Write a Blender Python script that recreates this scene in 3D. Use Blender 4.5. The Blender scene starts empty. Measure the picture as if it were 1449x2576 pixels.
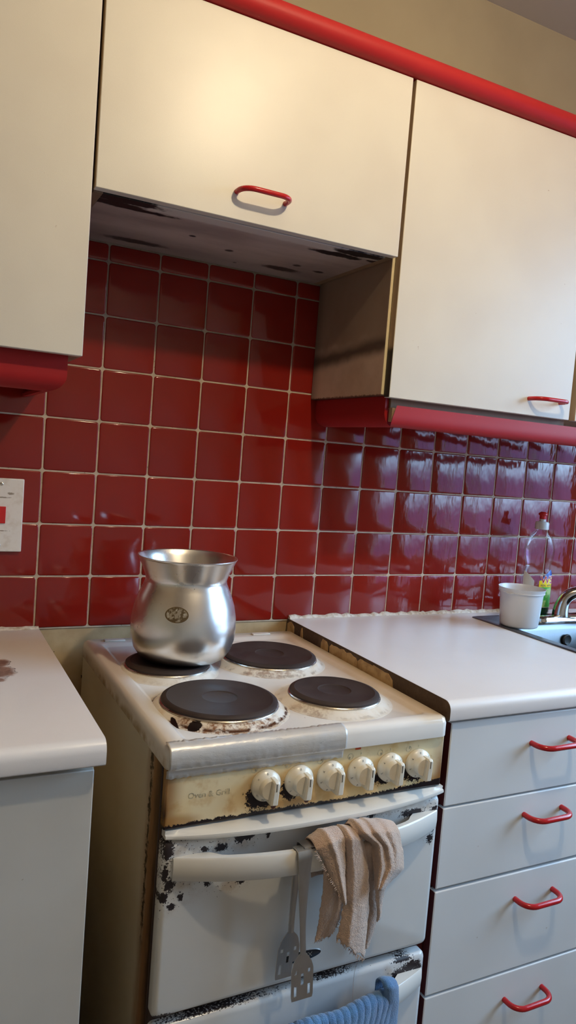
import bpy, bmesh, math, random
from mathutils import Vector, Matrix
random.seed(7)
PI = math.pi
SC = bpy.context.scene
COL = SC.collection

# ------------------------------------------------------------------ camera
CAM_R = ((0.8906759384, -0.4477966279, 0.0785783226),      # image right
         (0.0355610512, -0.1036886494, -0.9939738808),     # image down
         (0.4532458321, 0.8881029468, -0.0764288663))      # view direction
CAM_P = Vector((-0.2355744, -1.5807861, 1.2953429))
FPX = 1860.6176
cd = bpy.data.cameras.new('camera'); cam = bpy.data.objects.new('camera', cd); COL.objects.link(cam)
r, d, f = (Vector(v) for v in CAM_R)
cam.matrix_world = Matrix(((r.x, -d.x, -f.x, CAM_P.x), (r.y, -d.y, -f.y, CAM_P.y), (r.z, -d.z, -f.z, CAM_P.z), (0, 0, 0, 1)))
cd.sensor_fit = 'HORIZONTAL'; cd.sensor_width = 36.0; cd.lens = FPX * 36.0 / 1449.0
cd.clip_start = 0.02; cd.clip_end = 60
SC.camera = cam


def px(u, v, y):
    """point on the plane at depth y that the photograph shows at pixel (u, v)"""
    k = Vector(((u - 724.5) / FPX, (v - 1288.0) / FPX, 1.0))
    dr = r * k.x + d * k.y + f * k.z
    t = (y - CAM_P.y) / dr.y
    return CAM_P + dr * t


# ------------------------------------------------------------------ world, light, exposure
W = bpy.data.worlds.new('world'); SC.world = W; W.use_nodes = True
# overcast daylight: bright sky above the horizon, darker ground and houses below it
nt = W.node_tree; bg = nt.nodes['Background']; bg.inputs[1].default_value = 1.0
tc = nt.nodes.new('ShaderNodeTexCoord'); sx = nt.nodes.new('ShaderNodeSeparateXYZ'); rp = nt.nodes.new('ShaderNodeMapRange'); mx = nt.nodes.new('ShaderNodeMix'); mx.data_type = 'RGBA'
rp.interpolation_type = 'SMOOTHSTEP'; rp.inputs[1].default_value = 0.0; rp.inputs[2].default_value = 0.22
SKY = (7.4, 12.0, 17.6, 1); GROUND = (1.05, 0.95, 2.35, 1)
mx.inputs[6].default_value = GROUND; mx.inputs[7].default_value = SKY
nt.links.new(tc.outputs['Generated'], sx.inputs[0]); nt.links.new(sx.outputs[2], rp.inputs[0]); nt.links.new(rp.outputs[0], mx.inputs[0]); nt.links.new(mx.outputs[2], bg.inputs[0])
BULB_POS = (0.52, -1.20, 2.27); BULB_STRENGTH = 860.0; BULB_COLOR = (0.98, 0.80, 0.53)
# window opening in the right wall: daylight comes through it
WX, WY0, WY1, WZ0, WZ1 = 2.15, -1.80, -0.42, 0.89, 2.22
pl = bpy.data.lights.new('window_portal', 'AREA'); pl.shape = 'RECTANGLE'; pl.size = WY1 - WY0; pl.size_y = WZ1 - WZ0
pl.cycles.is_portal = True
po = bpy.data.objects.new('window_portal', pl); COL.objects.link(po)
po.location = (WX + 0.13, (WY0 + WY1) / 2, (WZ0 + WZ1) / 2); po.rotation_euler = (PI / 2, 0, PI / 2)
SC.view_settings.view_transform = 'Standard'; SC.view_settings.look = 'None'
SC.view_settings.exposure = 0.0; SC.view_settings.gamma = 1.0; SC.view_settings.use_curve_mapping = False


# ------------------------------------------------------------------ node helpers
class V:
    def __init__(s, nt, o): s.nt = nt; s.o = o
    def _m(s, op, b=None, c=None, rev=False):
        n = s.nt.nodes.new('ShaderNodeMath'); n.operation = op
        args = [s, b] if not rev else [b, s]
        if c is not None: args.append(c)
        for i, a in enumerate(args):
            if a is None: continue
            if isinstance(a, V): s.nt.links.new(a.o, n.inputs[i])
            else: n.inputs[i].default_value = a
        return V(s.nt, n.outputs[0])
    def __add__(s, b): return s._m('ADD', b)
    def __radd__(s, b): return s._m('ADD', b)
    def __sub__(s, b): return s._m('SUBTRACT', b)
    def __rsub__(s, b): return s._m('SUBTRACT', b, rev=True)
    def __mul__(s, b): return s._m('MULTIPLY', b)
    def __rmul__(s, b): return s._m('MULTIPLY', b)
    def max(s, b): return s._m('MAXIMUM', b)
    def min(s, b): return s._m('MINIMUM', b)
    def abs(s): return s._m('ABSOLUTE')
    def sqrt(s): return s._m('SQRT')
    def sin(s): return s._m('SINE')
    def ss(s, a, b):
        n = s.nt.nodes.new('ShaderNodeMapRange'); n.interpolation_type = 'SMOOTHSTEP'
        s.nt.links.new(s.o, n.inputs[0])
        if a <= b: vals = (a, b, 0, 1)
        else: vals = (b, a, 1, 0)
        for i, q in enumerate(vals): n.inputs[i + 1].default_value = q
        return V(s.nt, n.outputs[0])


class M:
    """procedural material with small expression helpers (metres, world position)"""
    def __init__(s, name, color=(0.8, 0.8, 0.8), rough=0.5, metal=0.0, **kw):
        s.m = bpy.data.materials.new(name); s.m.use_nodes = True; s.nt = s.m.node_tree
        s.b = s.nt.nodes['Principled BSDF']
        s.b.inputs['Base Color'].default_value = (*color, 1); s.b.inputs['Roughness'].default_value = rough
        s.b.inputs['Metallic'].default_value = metal
        for k, v in kw.items(): s.b.inputs[k.replace('_', ' ')].default_value = v
        s._p = None
    def pos(s):
        if not s._p:
            g = s.nt.nodes.new('ShaderNodeNewGeometry'); x = s.nt.nodes.new('ShaderNodeSeparateXYZ')
            s.nt.links.new(g.outputs['Position'], x.inputs[0])
            s._p = (g.outputs['Position'], [V(s.nt, o) for o in x.outputs])
        return s._p[1]
    def noise(s, scale, detail=3, rough=0.55, stretch=(1, 1, 1), off=(0, 0, 0)):
        s.pos(); mp = s.nt.nodes.new('ShaderNodeMapping'); mp.inputs['Scale'].default_value = stretch; mp.inputs['Location'].default_value = off
        s.nt.links.new(s._p[0], mp.inputs[0])
        n = s.nt.nodes.new('ShaderNodeTexNoise'); n.inputs['Scale'].default_value = scale
        n.inputs['Detail'].default_value = detail; n.inputs['Roughness'].default_value = rough
        s.nt.links.new(mp.outputs[0], n.inputs['Vector'])
        return V(s.nt, n.outputs[0])
    def rand(s):
        n = s.nt.nodes.new('ShaderNodeObjectInfo'); return V(s.nt, n.outputs['Random'])
    def col(s, c):
        n = s.nt.nodes.new('ShaderNodeRGB'); n.outputs[0].default_value = (*c, 1); return n.outputs[0]
    def mix(s, fac, a, b):
        n = s.nt.nodes.new('ShaderNodeMix'); n.data_type = 'RGBA'
        if isinstance(fac, V): s.nt.links.new(fac.o, n.inputs[0])
        else: n.inputs[0].default_value = fac
        for i, c in ((6, a), (7, b)):
            if isinstance(c, tuple): n.inputs[i].default_value = (*c, 1)
            else: s.nt.links.new(c, n.inputs[i])
        return n.outputs[2]
    def base(s, c): s.nt.links.new(c, s.b.inputs['Base Color']); return s
    def rough(s, v): s.nt.links.new(v.o, s.b.inputs['Roughness']); return s
    def link(s, name, v): s.nt.links.new(v.o, s.b.inputs[name]); return s
    def bump(s, v, strength=0.3, dist=0.001):
        n = s.nt.nodes.new('ShaderNodeBump'); n.inputs['Strength'].default_value = strength; n.inputs['Distance'].default_value = dist
        s.nt.links.new(v.o, n.inputs['Height']); s.nt.links.new(n.outputs[0], s.b.inputs['Normal']); return s
    def spots(s, axes, lst, wob, amp):
        """union of blobs: lst of (a, b, ra, rb); wobble adds a ragged outline"""
        p = s.pos(); A, B = p[axes[0]], p[axes[1]]; out = None
        for a, b, ra, rb in lst:
            e = (((A - a) * (1 / ra))._m('POWER', 2.0) + ((B - b) * (1 / rb))._m('POWER', 2.0)).sqrt()
            v = (1.0 - e)
            out = v if out is None else out.max(v)
        return out + (wob - 0.5) * amp


# ------------------------------------------------------------------ materials
MT = {}
m = M('glazed_red_tile', rough=0.07); rn = m.rand()
c = m.mix(rn, (0.205, 0.0105, 0.0062), (0.245, 0.0125, 0.0072)); n1 = m.noise(9, 3)
c = m.mix(n1.ss(0.4, 0.75) * 0.35, c, (0.185, 0.009, 0.0065))
m.base(c); X, Y_, Z = m.pos(); wav = X.ss(0.72, 1.02)
m.bump((m.noise(42, 2.2, 0.5, (1.0, 1.0, 0.42)) * (wav * 0.85 + 0.12)) + m.noise(16, 1, 0.4) * 0.35, 0.55, 0.0024)
m.rough(m.noise(60, 2) * 0.05 + 0.075); MT['tile'] = m.m
m = M('tile_grout', rough=0.85); n1 = m.noise(35, 4); n2 = m.noise(220, 3)
c = m.mix(n1.ss(0.35, 0.7), (0.58, 0.46, 0.345), (0.44, 0.34, 0.24)); c = m.mix(n2.ss(0.66, 0.72) * 0.6, c, (0.05, 0.03, 0.02))
X, Y_, Z = m.pos(); c = m.mix(Z.ss(1.45, 1.62) * 0.55, c, (0.13, 0.10, 0.09))  # grout painted darker up high, the cabinet's shadow put into the colour
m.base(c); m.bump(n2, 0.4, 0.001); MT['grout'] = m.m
m = M('white_laminate', rough=0.34, Specular_IOR_Level=0.36); n1 = m.noise(6, 2); n2 = m.noise(900, 2, 0.6); n3 = m.noise(45, 4)
c = m.mix(n1.ss(0.3, 0.7), (0.715, 0.685, 0.60), (0.68, 0.645, 0.565)); c = m.mix(n3.ss(0.745, 0.765) * 0.5, c, (0.35, 0.24, 0.15))
m.base(c); m.bump(n2, 0.22, 0.0004); MT['laminate'] = m.m
m = M('white_drawer_laminate', rough=0.38); n1 = m.noise(5, 2); n2 = m.noise(900, 2, 0.6); n3 = m.noise(40, 4)
c = m.mix(n1.ss(0.3, 0.7), (0.76, 0.77, 0.78), (0.71, 0.72, 0.73)); c = m.mix(n3.ss(0.745, 0.765) * 0.5, c, (0.35, 0.25, 0.17))
m.base(c); m.bump(n2, 0.15, 0.0003); MT['drawer'] = m.m
m = M('shade_darkened_laminate', rough=0.45); n1 = m.noise(5, 2); n3 = m.noise(60, 4); c = m.mix(n1.ss(0.3, 0.7), (0.62, 0.60, 0.56), (0.56, 0.54, 0.50)); c = m.mix(n3.ss(0.735, 0.75) * 0.6, c, (0.3, 0.22, 0.15)); m.base(c); m.bump(m.noise(900, 2), 0.12, 0.0003); MT['drawer_shaded'] = m.m  # white laminate painted darker: shade at the left unit put into the colour
m = M('cabinet_edge_brown', rough=0.6); n1 = m.noise(40, 3, 0.5, (1, 1, 0.3))
m.base(m.mix(n1, (0.34, 0.24, 0.14), (0.20, 0.13, 0.08))); MT['edge'] = m.m
m = M('cream_edge_strip', rough=0.45); m.base(m.mix(m.noise(60, 3), (0.72, 0.62, 0.42), (0.6, 0.48, 0.28))); MT['edge_cream'] = m.m
m = M('door_edge_band', rough=0.6); X, Y_, Z = m.pos(); n1 = m.noise(40, 3, 0.5, (1, 1, 0.3)); c = m.mix(n1, (0.46, 0.32, 0.18), (0.30, 0.19, 0.10))
c = m.mix((Z + (n1 - 0.5) * 0.03).ss(1.535, 1.52) * X.ss(0.9, 0.8), c, (0.025, 0.018, 0.014)); m.base(c); MT['edge_door'] = m.m
# sooty cabinet side and underside
m = M('greasy_cabinet_side', rough=0.42); X, Y_, Z = m.pos(); n1 = m.noise(12, 4); n2 = m.noise(120, 4, 0.65); n3 = m.noise(420, 2)
c = m.mix(n1.ss(0.3, 0.72), (0.62, 0.45, 0.33), (0.48, 0.33, 0.23))
band = ((Z - (1.518 + 0.0) - (Y_ * -0.06)).abs() + (n1 - 0.5) * 0.035).ss(0.026, 0.0)
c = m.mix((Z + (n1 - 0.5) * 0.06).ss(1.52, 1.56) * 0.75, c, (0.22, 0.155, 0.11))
c = m.mix(band * 0.85, c, (0.035, 0.022, 0.016))
c = m.mix(n2.ss(0.68, 0.74) * (Z - 1.5).ss(0.0, 0.03) * 0.35, c, (0.42, 0.30, 0.2)); c = m.mix(n2.ss(0.30, 0.26) * 0.8, c, (0.03, 0.02, 0.015))
c = m.mix(((Z + (n2 - 0.5) * 0.012).ss(1.436, 1.432)), c, (0.10, 0.05, 0.03))
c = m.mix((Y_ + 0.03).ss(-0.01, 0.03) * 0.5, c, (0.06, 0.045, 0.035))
m.base(c); m.bump(n3, 0.15, 0.0004); MT['greasy'] = m.m
m = M('sooty_underside', rough=0.5); X, Y_, Z = m.pos(); n1 = m.noise(9, 4, 0.6, (0.5, 1.4, 1)); n2 = m.noise(60, 4)
c = m.mix(n1.ss(0.3, 0.75), (0.52, 0.44, 0.40), (0.32, 0.26, 0.235))
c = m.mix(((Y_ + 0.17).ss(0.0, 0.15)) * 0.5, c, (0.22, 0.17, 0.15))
c = m.mix((Y_ + (n2 - .5) * 0.01).ss(-0.262, -0.272) * 0.75, c, (0.66, 0.63, 0.58))
sp = m.spots((0, 1), [(0.055, -0.288, 0.085, 0.018), (0.05, -0.262, 0.075, 0.016), (0.10, -0.255, 0.07, 0.009), (0.545, -0.288, 0.065, 0.018), (0.50, -0.255, 0.06, 0.014), (0.60, -0.262, 0.03, 0.01)], m.noise(45, 4), 1.3)
c = m.mix(sp.ss(-0.15, 0.25), c, (0.012, 0.010, 0.010))
sp = m.spots((0, 1), [(0.23, -0.17, 0.010, 0.008), (0.325, -0.125, 0.012, 0.010), (0.47, -0.07, 0.055, 0.022), (0.485, -0.12, 0.012, 0.010), (0.545, -0.105, 0.016, 0.010), (0.37, -0.045, 0.006, 0.005), (0.15, -0.05, 0.08, 0.02)], m.noise(70, 3), 0.6)
c = m.mix(sp.ss(0.0, 0.5) * 0.9, c, (0.018, 0.013, 0.011))
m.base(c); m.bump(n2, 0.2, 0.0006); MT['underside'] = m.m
m = M('worktop_laminate', rough=0.27); n1 = m.noise(1500, 1); n2 = m.noise(5, 3); X, Y_, Z = m.pos()
c = m.mix(n1.ss(0.35, 0.7) * 0.25, (0.83, 0.79, 0.775), (0.74, 0.70, 0.69)); c = m.mix(n2.ss(0.35, 0.8) * 0.12, c, (0.60, 0.52, 0.46))
n3 = m.noise(70, 4, 0.65)
sp = m.spots((0, 1), [(-0.096, -0.285, 0.030, 0.045), (-0.090, -0.235, 0.020, 0.03), (-0.105, -0.33, 0.018, 0.014)], m.noise(55, 4), 0.9)
c = m.mix(sp.ss(0.0, 0.45), c, m.mix(n3.ss(0.35, 0.65), (0.36, 0.23, 0.18), (0.19, 0.11, 0.085)))
c = m.mix(sp.ss(0.05, 0.12) * sp.ss(0.2, 0.12) * n3.ss(0.45, 0.6), c, (0.03, 0.02, 0.02))
c = m.mix((Y_ + 0.16).ss(0.0, 0.16) * X.ss(0.3, 0.0) * 0.35, c, (0.48, 0.36, 0.26))
m.base(c); m.rough(n2 * 0.05 + 0.27); MT['worktop'] = m.m
m = M('bare_chipboard', rough=0.9); n1 = m.noise(160, 4, 0.7); n2 = m.noise(20, 3)
c = m.mix(n1, (0.14, 0.085, 0.045), (0.055, 0.032, 0.02)); c = m.mix(n2.ss(0.5, 0.7) * 0.6, c, (0.2, 0.13, 0.08)); m.base(c); m.bump(n1, 0.6, 0.002); MT['chipboard'] = m.m
m = M('yellowed_edging', rough=0.5); n1 = m.noise(50, 4); m.base(m.mix(n1.ss(0.35, 0.7), (0.62, 0.42, 0.18), (0.42, 0.25, 0.09))); MT['edging'] = m.m
m = M('red_plastic', rough=0.5, Specular_IOR_Level=0.25); n1 = m.noise(8, 3); n2 = m.noise(160, 4)
c = m.mix(n1, (0.45, 0.022, 0.020), (0.39, 0.016, 0.017)); c = m.mix(n2.ss(0.735, 0.76), c, (0.75, 0.3, 0.22)); m.base(c); m.bump(m.noise(500, 2), 0.08, 0.0003); MT['red'] = m.m
m = M('pelmet_red', rough=0.5, Specular_IOR_Level=0.25); n1 = m.noise(8, 3); n2 = m.noise(160, 4)
c = m.mix(n1, (0.37, 0.016, 0.016), (0.32, 0.013, 0.015)); c = m.mix(n2.ss(0.735, 0.76), c, (0.7, 0.3, 0.22)); m.base(c); m.bump(m.noise(500, 2), 0.08, 0.0003); MT['pelmet'] = m.m
m = M('red_handle_gloss', rough=0.2); m.base(m.mix(m.noise(30, 3), (0.50, 0.012, 0.016), (0.42, 0.010, 0.014))); MT['handle'] = m.m
m = M('dark_red_carcass', rough=0.5); m.base(m.mix(m.noise(20, 3), (0.085, 0.010, 0.010), (0.055, 0.007, 0.008))); MT['carcass_red'] = m.m
m = M('plaster_cream', rough=0.8); n1 = m.noise(2.5, 4); n2 = m.noise(30, 3)
m.base(m.mix(n1.ss(0.3, 0.7), (0.46, 0.385, 0.25), (0.40, 0.33, 0.215))); m.bump(n2, 0.1, 0.002); MT['plaster'] = m.m
m = M('stained_beige_paint', rough=0.55); n1 = m.noise(14, 4); n2 = m.noise(60, 2)
c = m.mix(n1.ss(0.3, 0.75), (0.60, 0.46, 0.27), (0.42, 0.29, 0.15)); c = m.mix(n2.ss(0.71, 0.735), c, (0.02, 0.012, 0.01))
m.base(c); MT['beige'] = m.m
m = M('ceiling_paint', rough=0.85); m.base(m.mix(m.noise(2, 3), (0.62, 0.58, 0.50), (0.56, 0.52, 0.45))); MT['ceiling'] = m.m
m = M('vinyl_floor', rough=0.45); m.base(m.mix(m.noise(6, 5), (0.16, 0.11, 0.075), (0.11, 0.075, 0.05))); MT['floor'] = m.m
m = M('white_caulk', rough=0.6); n1 = m.noise(90, 4); m.base(m.mix(n1.ss(0.4, 0.7), (0.75, 0.68, 0.60), (0.5, 0.38, 0.27))); m.bump(n1, 0.7, 0.003); MT['caulk'] = m.m
m = M('grubby_switch_plastic', rough=0.35); X, Y_, Z = m.pos(); n1 = m.noise(60, 4); n2 = m.noise(150, 3)
c = m.mix(n1.ss(0.45, 0.75) * 0.6, (0.76, 0.70, 0.64), (0.60, 0.50, 0.40))
sp = m.spots((0, 2), [(-.085, 1.1665, .030, .0018), (-.060, 1.1745, .008, .003), (-.085, 1.0995, .028, .0014), (-.095, 1.094, .022, .004)], m.noise(200, 4), 1.6); c = m.mix(sp.ss(0.0, 0.5) * 0.8, c, (0.20, 0.13, 0.08)); m.base(c); MT['switch'] = m.m
m = M('white_paint', rough=0.4); m.base(m.mix(m.noise(8, 3), (0.75, 0.75, 0.73), (0.7, 0.7, 0.68))); MT['white'] = m.m
# cooker
m = M('hob_enamel', rough=0.16); X, Y_, Z = m.pos(); n1 = m.noise(7, 4); n2 = m.noise(120, 4, 0.6); n3 = m.noise(30, 3)
c = m.mix(n1.ss(0.35, 0.7) * 0.5, (0.86, 0.82, 0.77), (0.80, 0.74, 0.67))
c = m.mix((X + (n1 - .5) * 0.1).ss(0.49, 0.585) * Z.ss(0.866, 0.873) * 0.6, c, (0.60, 0.42, 0.22))
c = m.mix(Y_.ss(-0.2, -0.05) * 0.25, c, (0.55, 0.44, 0.32))
c = m.mix(Z.ss(0.866, 0.85) * X.ss(0.10, 0.094) * n3.ss(0.35, 0.65) * 0.8, c, (0.42, 0.30, 0.16))
c = m.mix(n2.ss(0.73, 0.75) * n1.ss(0.4, 0.6) * 0.8, c, (0.10, 0.05, 0.03)); m.base(c); m.rough(n3 * 0.12 + 0.11); MT['hob'] = m.m


def collar_mat(name, cx, cy, r0, r1, heavy, rustx):
    m = M(name, rough=0.28); X, Y_, Z = m.pos(); n1 = m.noise(95, 5, 0.68); n2 = m.noise(40, 4); n3 = m.noise(260, 3)
    rad = ((X - cx)._m('POWER', 2.0) + (Y_ - cy)._m('POWER', 2.0)).sqrt()
    c = m.mix(n2.ss(0.4, 0.7) * (0.2 + 0.4 * heavy), (0.84, 0.79, 0.71), (0.66, 0.48, 0.27))
    front = (Y_ - cy).ss(0.03, -0.06)
    near = m.spots((0, 1), [rustx], n2, 0.5).ss(0.0, 0.5)
    c = m.mix(near * front * n1.ss(0.40, 0.62) * (0.35 + 0.6 * heavy), c, (0.23, 0.085, 0.025))
    edge = ((rad - (r1 - 0.003)).abs() + (n1 - 0.5) * 0.012).ss(0.004, 0.0005)
    c = m.mix(edge * n2.ss(0.52 - 0.12 * heavy, 0.60 - 0.08 * heavy) * heavy, c, (0.085, 0.03, 0.012))
    c = m.mix(n1.ss(0.72 - 0.08 * heavy, 0.75 - 0.06 * heavy) * front * heavy, c, (0.05, 0.018, 0.01)); c = m.mix(n3.ss(0.70, 0.73) * heavy, c, (0.04, 0.02, 0.01))
    if heavy > 0.9:
        chip = m.spots((0, 1), [(0.158, -0.556, 0.012, 0.010), (0.1335, -0.535, 0.004, 0.02)], n1, 0.8)
        c = m.mix(chip.ss(0.0, 0.12), c, (0.012, 0.006, 0.005))
    m.base(c); m.bump(n1, 0.15, 0.001); return m.m


m = M('cast_iron_plate', rough=0.5, Specular_IOR_Level=0.3); n1 = m.noise(18, 4); n2 = m.noise(140, 4)
c = m.mix(n1.ss(0.3, 0.7), (0.036, 0.024, 0.021), (0.055, 0.039, 0.034)); c = m.mix(n2.ss(0.66, 0.8) * 0.35, c, (0.13, 0.11, 0.10)); m.base(c)
m.rough(n1 * 0.3 + 0.42); m.bump(n2, 0.12, 0.0006); MT['iron'] = m.m
m = M('steel_trim', (0.62, 0.58, 0.52), 0.22, 1.0); m.rough(m.noise(90, 3) * 0.3 + 0.1); MT['trim'] = m.m
m = M('yellowed_control_panel', rough=0.24); X, Y_, Z = m.pos(); n1 = m.noise(11, 4); n2 = m.noise(85, 5, 0.7); n3 = m.noise(200, 3); nf = m.noise(230, 5, 0.75)
c = m.mix(n1.ss(0.3, 0.72), (0.86, 0.73, 0.48), (0.80, 0.60, 0.31))
wide = m.spots((0, 2), [(0.42, 0.79, 0.20, 0.055)], n1, 0.5).ss(0.0, 0.7); c = m.mix(wide * 0.6, c, (0.74, 0.50, 0.21)); c = m.mix(m.noise(32, 4).ss(0.5, 0.68) * 0.5, c, (0.60, 0.34, 0.11))
c = m.mix((X + (n1 - .5) * 0.012).ss(0.128, 0.098) * 0.9, c, (0.30, 0.13, 0.03)); c = m.mix((X + (n1 - .5) * 0.01).ss(0.104, 0.097) * Z.ss(0.81, 0.77), c, (0.05, 0.02, 0.01)); c = m.mix((X + (n1 - .5) * 0.02).ss(0.555, 0.585) * Z.ss(0.86, 0.77) * 0.95, c, (0.26, 0.09, 0.02))
c = m.mix(m.spots((0, 2), [(0.12, 0.762, 0.05, 0.016), (0.25, 0.79, 0.045, 0.045), (0.57, 0.762, 0.05, 0.02), (0.30, 0.765, 0.08, 0.012)], n1, 0.5).ss(0.0, 0.8) * 0.65, c, (0.38, 0.17, 0.035))
black = (Z + (nf - 0.5) * 0.014 + (n2 - 0.5) * 0.010 - X.ss(0.44, 0.58) * 0.006).ss(0.7605, 0.7590)
black = black.max((Z - (nf - 0.5) * 0.022 - (n2 - 0.5) * 0.012).ss(0.8425, 0.8445) * (X + (n3 - 0.5) * 0.05).ss(0.455, 0.462))
sp = m.spots((0, 2), [(0.236, 0.781, 0.015, 0.021), (0.248, 0.774, 0.022, 0.012), (0.288, 0.787, 0.008, 0.014), (0.297, 0.778, 0.012, 0.009), (0.458, 0.785, 0.010, 0.014), (0.515, 0.787, 0.008, 0.014), (0.531, 0.777, 0.016, 0.010), (0.469, 0.776, 0.010, 0.005)], nf, 3.2)
black = black.max(sp.ss(0.05, 0.12))
sp = m.spots((0, 2), [(0.2695, 0.768, 0.006, 0.011), (0.3265, 0.766, 0.0055, 0.006)], n2, 0.25); c = m.mix(sp.ss(0.0, 0.3), c, (0.055, 0.014, 0.010))
c = m.mix(n3.ss(0.735, 0.755), c, (0.06, 0.03, 0.015)); c = m.mix(black, c, (0.017, 0.010, 0.012))
sp = m.spots((0, 2), [(0.476, 0.8435, 0.014, 0.006)], n2, 0.7); c = m.mix(sp.ss(0.0, 0.15), c, (0.72, 0.67, 0.58))
m.base(c); MT['panel'] = m.m


def chipped(name, color, lst, loose, rough=0.2):
    m = M(name, rough=rough); X, Y_, Z = m.pos(); n1 = m.noise(290, 5, 0.7); n2 = m.noise(240, 4, 0.65, off=(3, 1, 2)); n3 = m.noise(5, 3)
    c = m.mix(n3.ss(0.3, 0.7), color, tuple(q * 0.93 for q in color))
    reg = m.spots((0, 2), loose, n3, 0.3).ss(0.0, 0.55)
    c = m.mix(reg * m.noise(38, 4).ss(0.42, 0.7) * 0.55, c, (0.42, 0.30, 0.2))
    chips = (n2 + reg * 0.055).ss(0.672, 0.680) * reg.ss(0.05, 0.2)
    if lst: chips = chips.max(m.spots((0, 2), lst, n1, 2.6).ss(0.16, 0.21))
    c = m.mix(chips, c, (0.020, 0.012, 0.014)); m.base(c)
    m.rough(chips * 0.3 + rough); m.bump(chips * -1.0, 0.4, 0.0008); return m.m


MT['door'] = chipped('chipped_oven_enamel', (0.70, 0.70, 0.69),
    [(0.105, 0.725, 0.010, 0.020), (0.160, 0.718, 0.008, 0.005), (0.186, 0.716, 0.012, 0.008), (0.215, 0.727, 0.010, 0.012), (0.228, 0.727, 0.012, 0.008), (0.262, 0.723, 0.004, 0.006),
     (0.103, 0.69, 0.006, 0.018), (0.110, 0.673, 0.010, 0.012), (0.102, 0.655, 0.008, 0.010), (0.128, 0.652, 0.006, 0.006), (0.115, 0.640, 0.008, 0.006), (0.168, 0.667, 0.006, 0.008), (0.180, 0.677, 0.005, 0.007), (0.222, 0.661, 0.008, 0.010),
     (0.447, 0.7275, 0.009, 0.011), (0.53, 0.716, 0.03, 0.008), (0.575, 0.712, 0.010, 0.012), (0.578, 0.69, 0.006, 0.014), (0.572, 0.663, 0.007, 0.010), (0.112, 0.474, 0.018, 0.004)],
    [(0.10, 0.69, 0.085, 0.075), (0.17, 0.725, 0.12, 0.03), (0.57, 0.70, 0.06, 0.06), (0.49, 0.735, 0.07, 0.03), (0.20, 0.665, 0.05, 0.03)])
MT['door_low'] = chipped('chipped_lower_enamel', (0.68, 0.69, 0.70),
    [(0.574, 0.420, 0.010, 0.024), (0.558, 0.437, 0.024, 0.012), (0.535, 0.428, 0.022, 0.013), (0.515, 0.420, 0.014, 0.010), (0.55, 0.3975, 0.02, 0.005), (0.54, 0.4525, 0.024, 0.0045), (0.20, 0.4585, 0.12, 0.004), (0.40, 0.458, 0.06, 0.003)],
    [(0.30, 0.459, 0.24, 0.007), (0.54, 0.44, 0.05, 0.02)])
m = M('white_enamel', rough=0.17); m.base(m.mix(m.noise(9, 3), (0.74, 0.72, 0.68), (0.70, 0.67, 0.62))); MT['enamel'] = m.m
m = M('rusty_cooker_side', rough=0.42); X, Y_, Z = m.pos(); n1 = m.noise(30, 5, 0.65, (1, 1, 0.35)); n2 = m.noise(80, 5, 0.7); n3 = m.noise(4, 3)
c = m.mix(n3.ss(0.3, 0.7), (0.72, 0.68, 0.58), (0.64, 0.58, 0.46))
c = m.mix((Y_ + (n1 - .5) * 0.05).ss(-0.522, -0.568) * 0.92, c, (0.27, 0.115, 0.032)); c = m.mix((Y_ + (n1 - .5) * 0.045).ss(-0.568, -0.596), c, (0.040, 0.016, 0.009))
sp = ((Y_ + 0.553).abs() + (n2 - 0.5) * 0.05).ss(0.006, 0.001) * Z.ss(0.50, 0.60); c = m.mix(sp, c, (0.03, 0.018, 0.012))
m.base(c); MT['side'] = m.m
m = M('burnt_metal', rough=0.6); n1 = m.noise(50, 4); m.base(m.mix(n1, (0.030, 0.018, 0.016), (0.075, 0.034, 0.016))); MT['burnt'] = m.m
m = M('knob_plastic', rough=0.25); n1 = m.noise(60, 3); m.base(m.mix(n1.ss(0.3, 0.7), (0.80, 0.75, 0.65), (0.75, 0.68, 0.55))); MT['knob'] = m.m
m = M('grey_print', (0.05, 0.045, 0.04), 0.5); m.base(m.mix(m.noise(300, 2), (0.05, 0.045, 0.04), (0.09, 0.08, 0.07))); MT['print'] = m.m
m = M('faded_print', rough=0.5); m.base(m.mix(m.noise(260, 3).ss(0.42, 0.55), (0.34, 0.29, 0.19), (0.60, 0.50, 0.31))); MT['faded'] = m.m
m = M('orange_lens', rough=0.25); m.base(m.mix(m.noise(200, 2), (0.62, 0.13, 0.06), (0.5, 0.09, 0.04))); MT['lens'] = m.m
m = M('duct_tape', rough=0.34, metal=0.25); n1 = m.noise(60, 5, 0.65, (0.5, 1, 1)); n2 = m.noise(14, 3); n3 = m.noise(130, 3)
c = m.mix(n2.ss(0.35, 0.7) * 0.5, (0.64, 0.63, 0.62), (0.68, 0.60, 0.49)); c = m.mix(n3.ss(0.735, 0.75), c, (0.10, 0.04, 0.02)); m.base(c); m.bump(n1, 0.5, 0.002); m.rough(n1 * 0.3 + 0.18); MT['tape'] = m.m
m = M('badge_black', rough=0.2); m.base(m.mix(m.noise(50, 2), (0.012, 0.013, 0.016), (0.02, 0.02, 0.025))); MT['badge'] = m.m
m = M('badge_silver', (0.55, 0.55, 0.55), 0.3, 0.8); m.base(m.mix(m.noise(90, 2), (0.5, 0.5, 0.5), (0.6, 0.6, 0.6))); MT['silver'] = m.m
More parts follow.
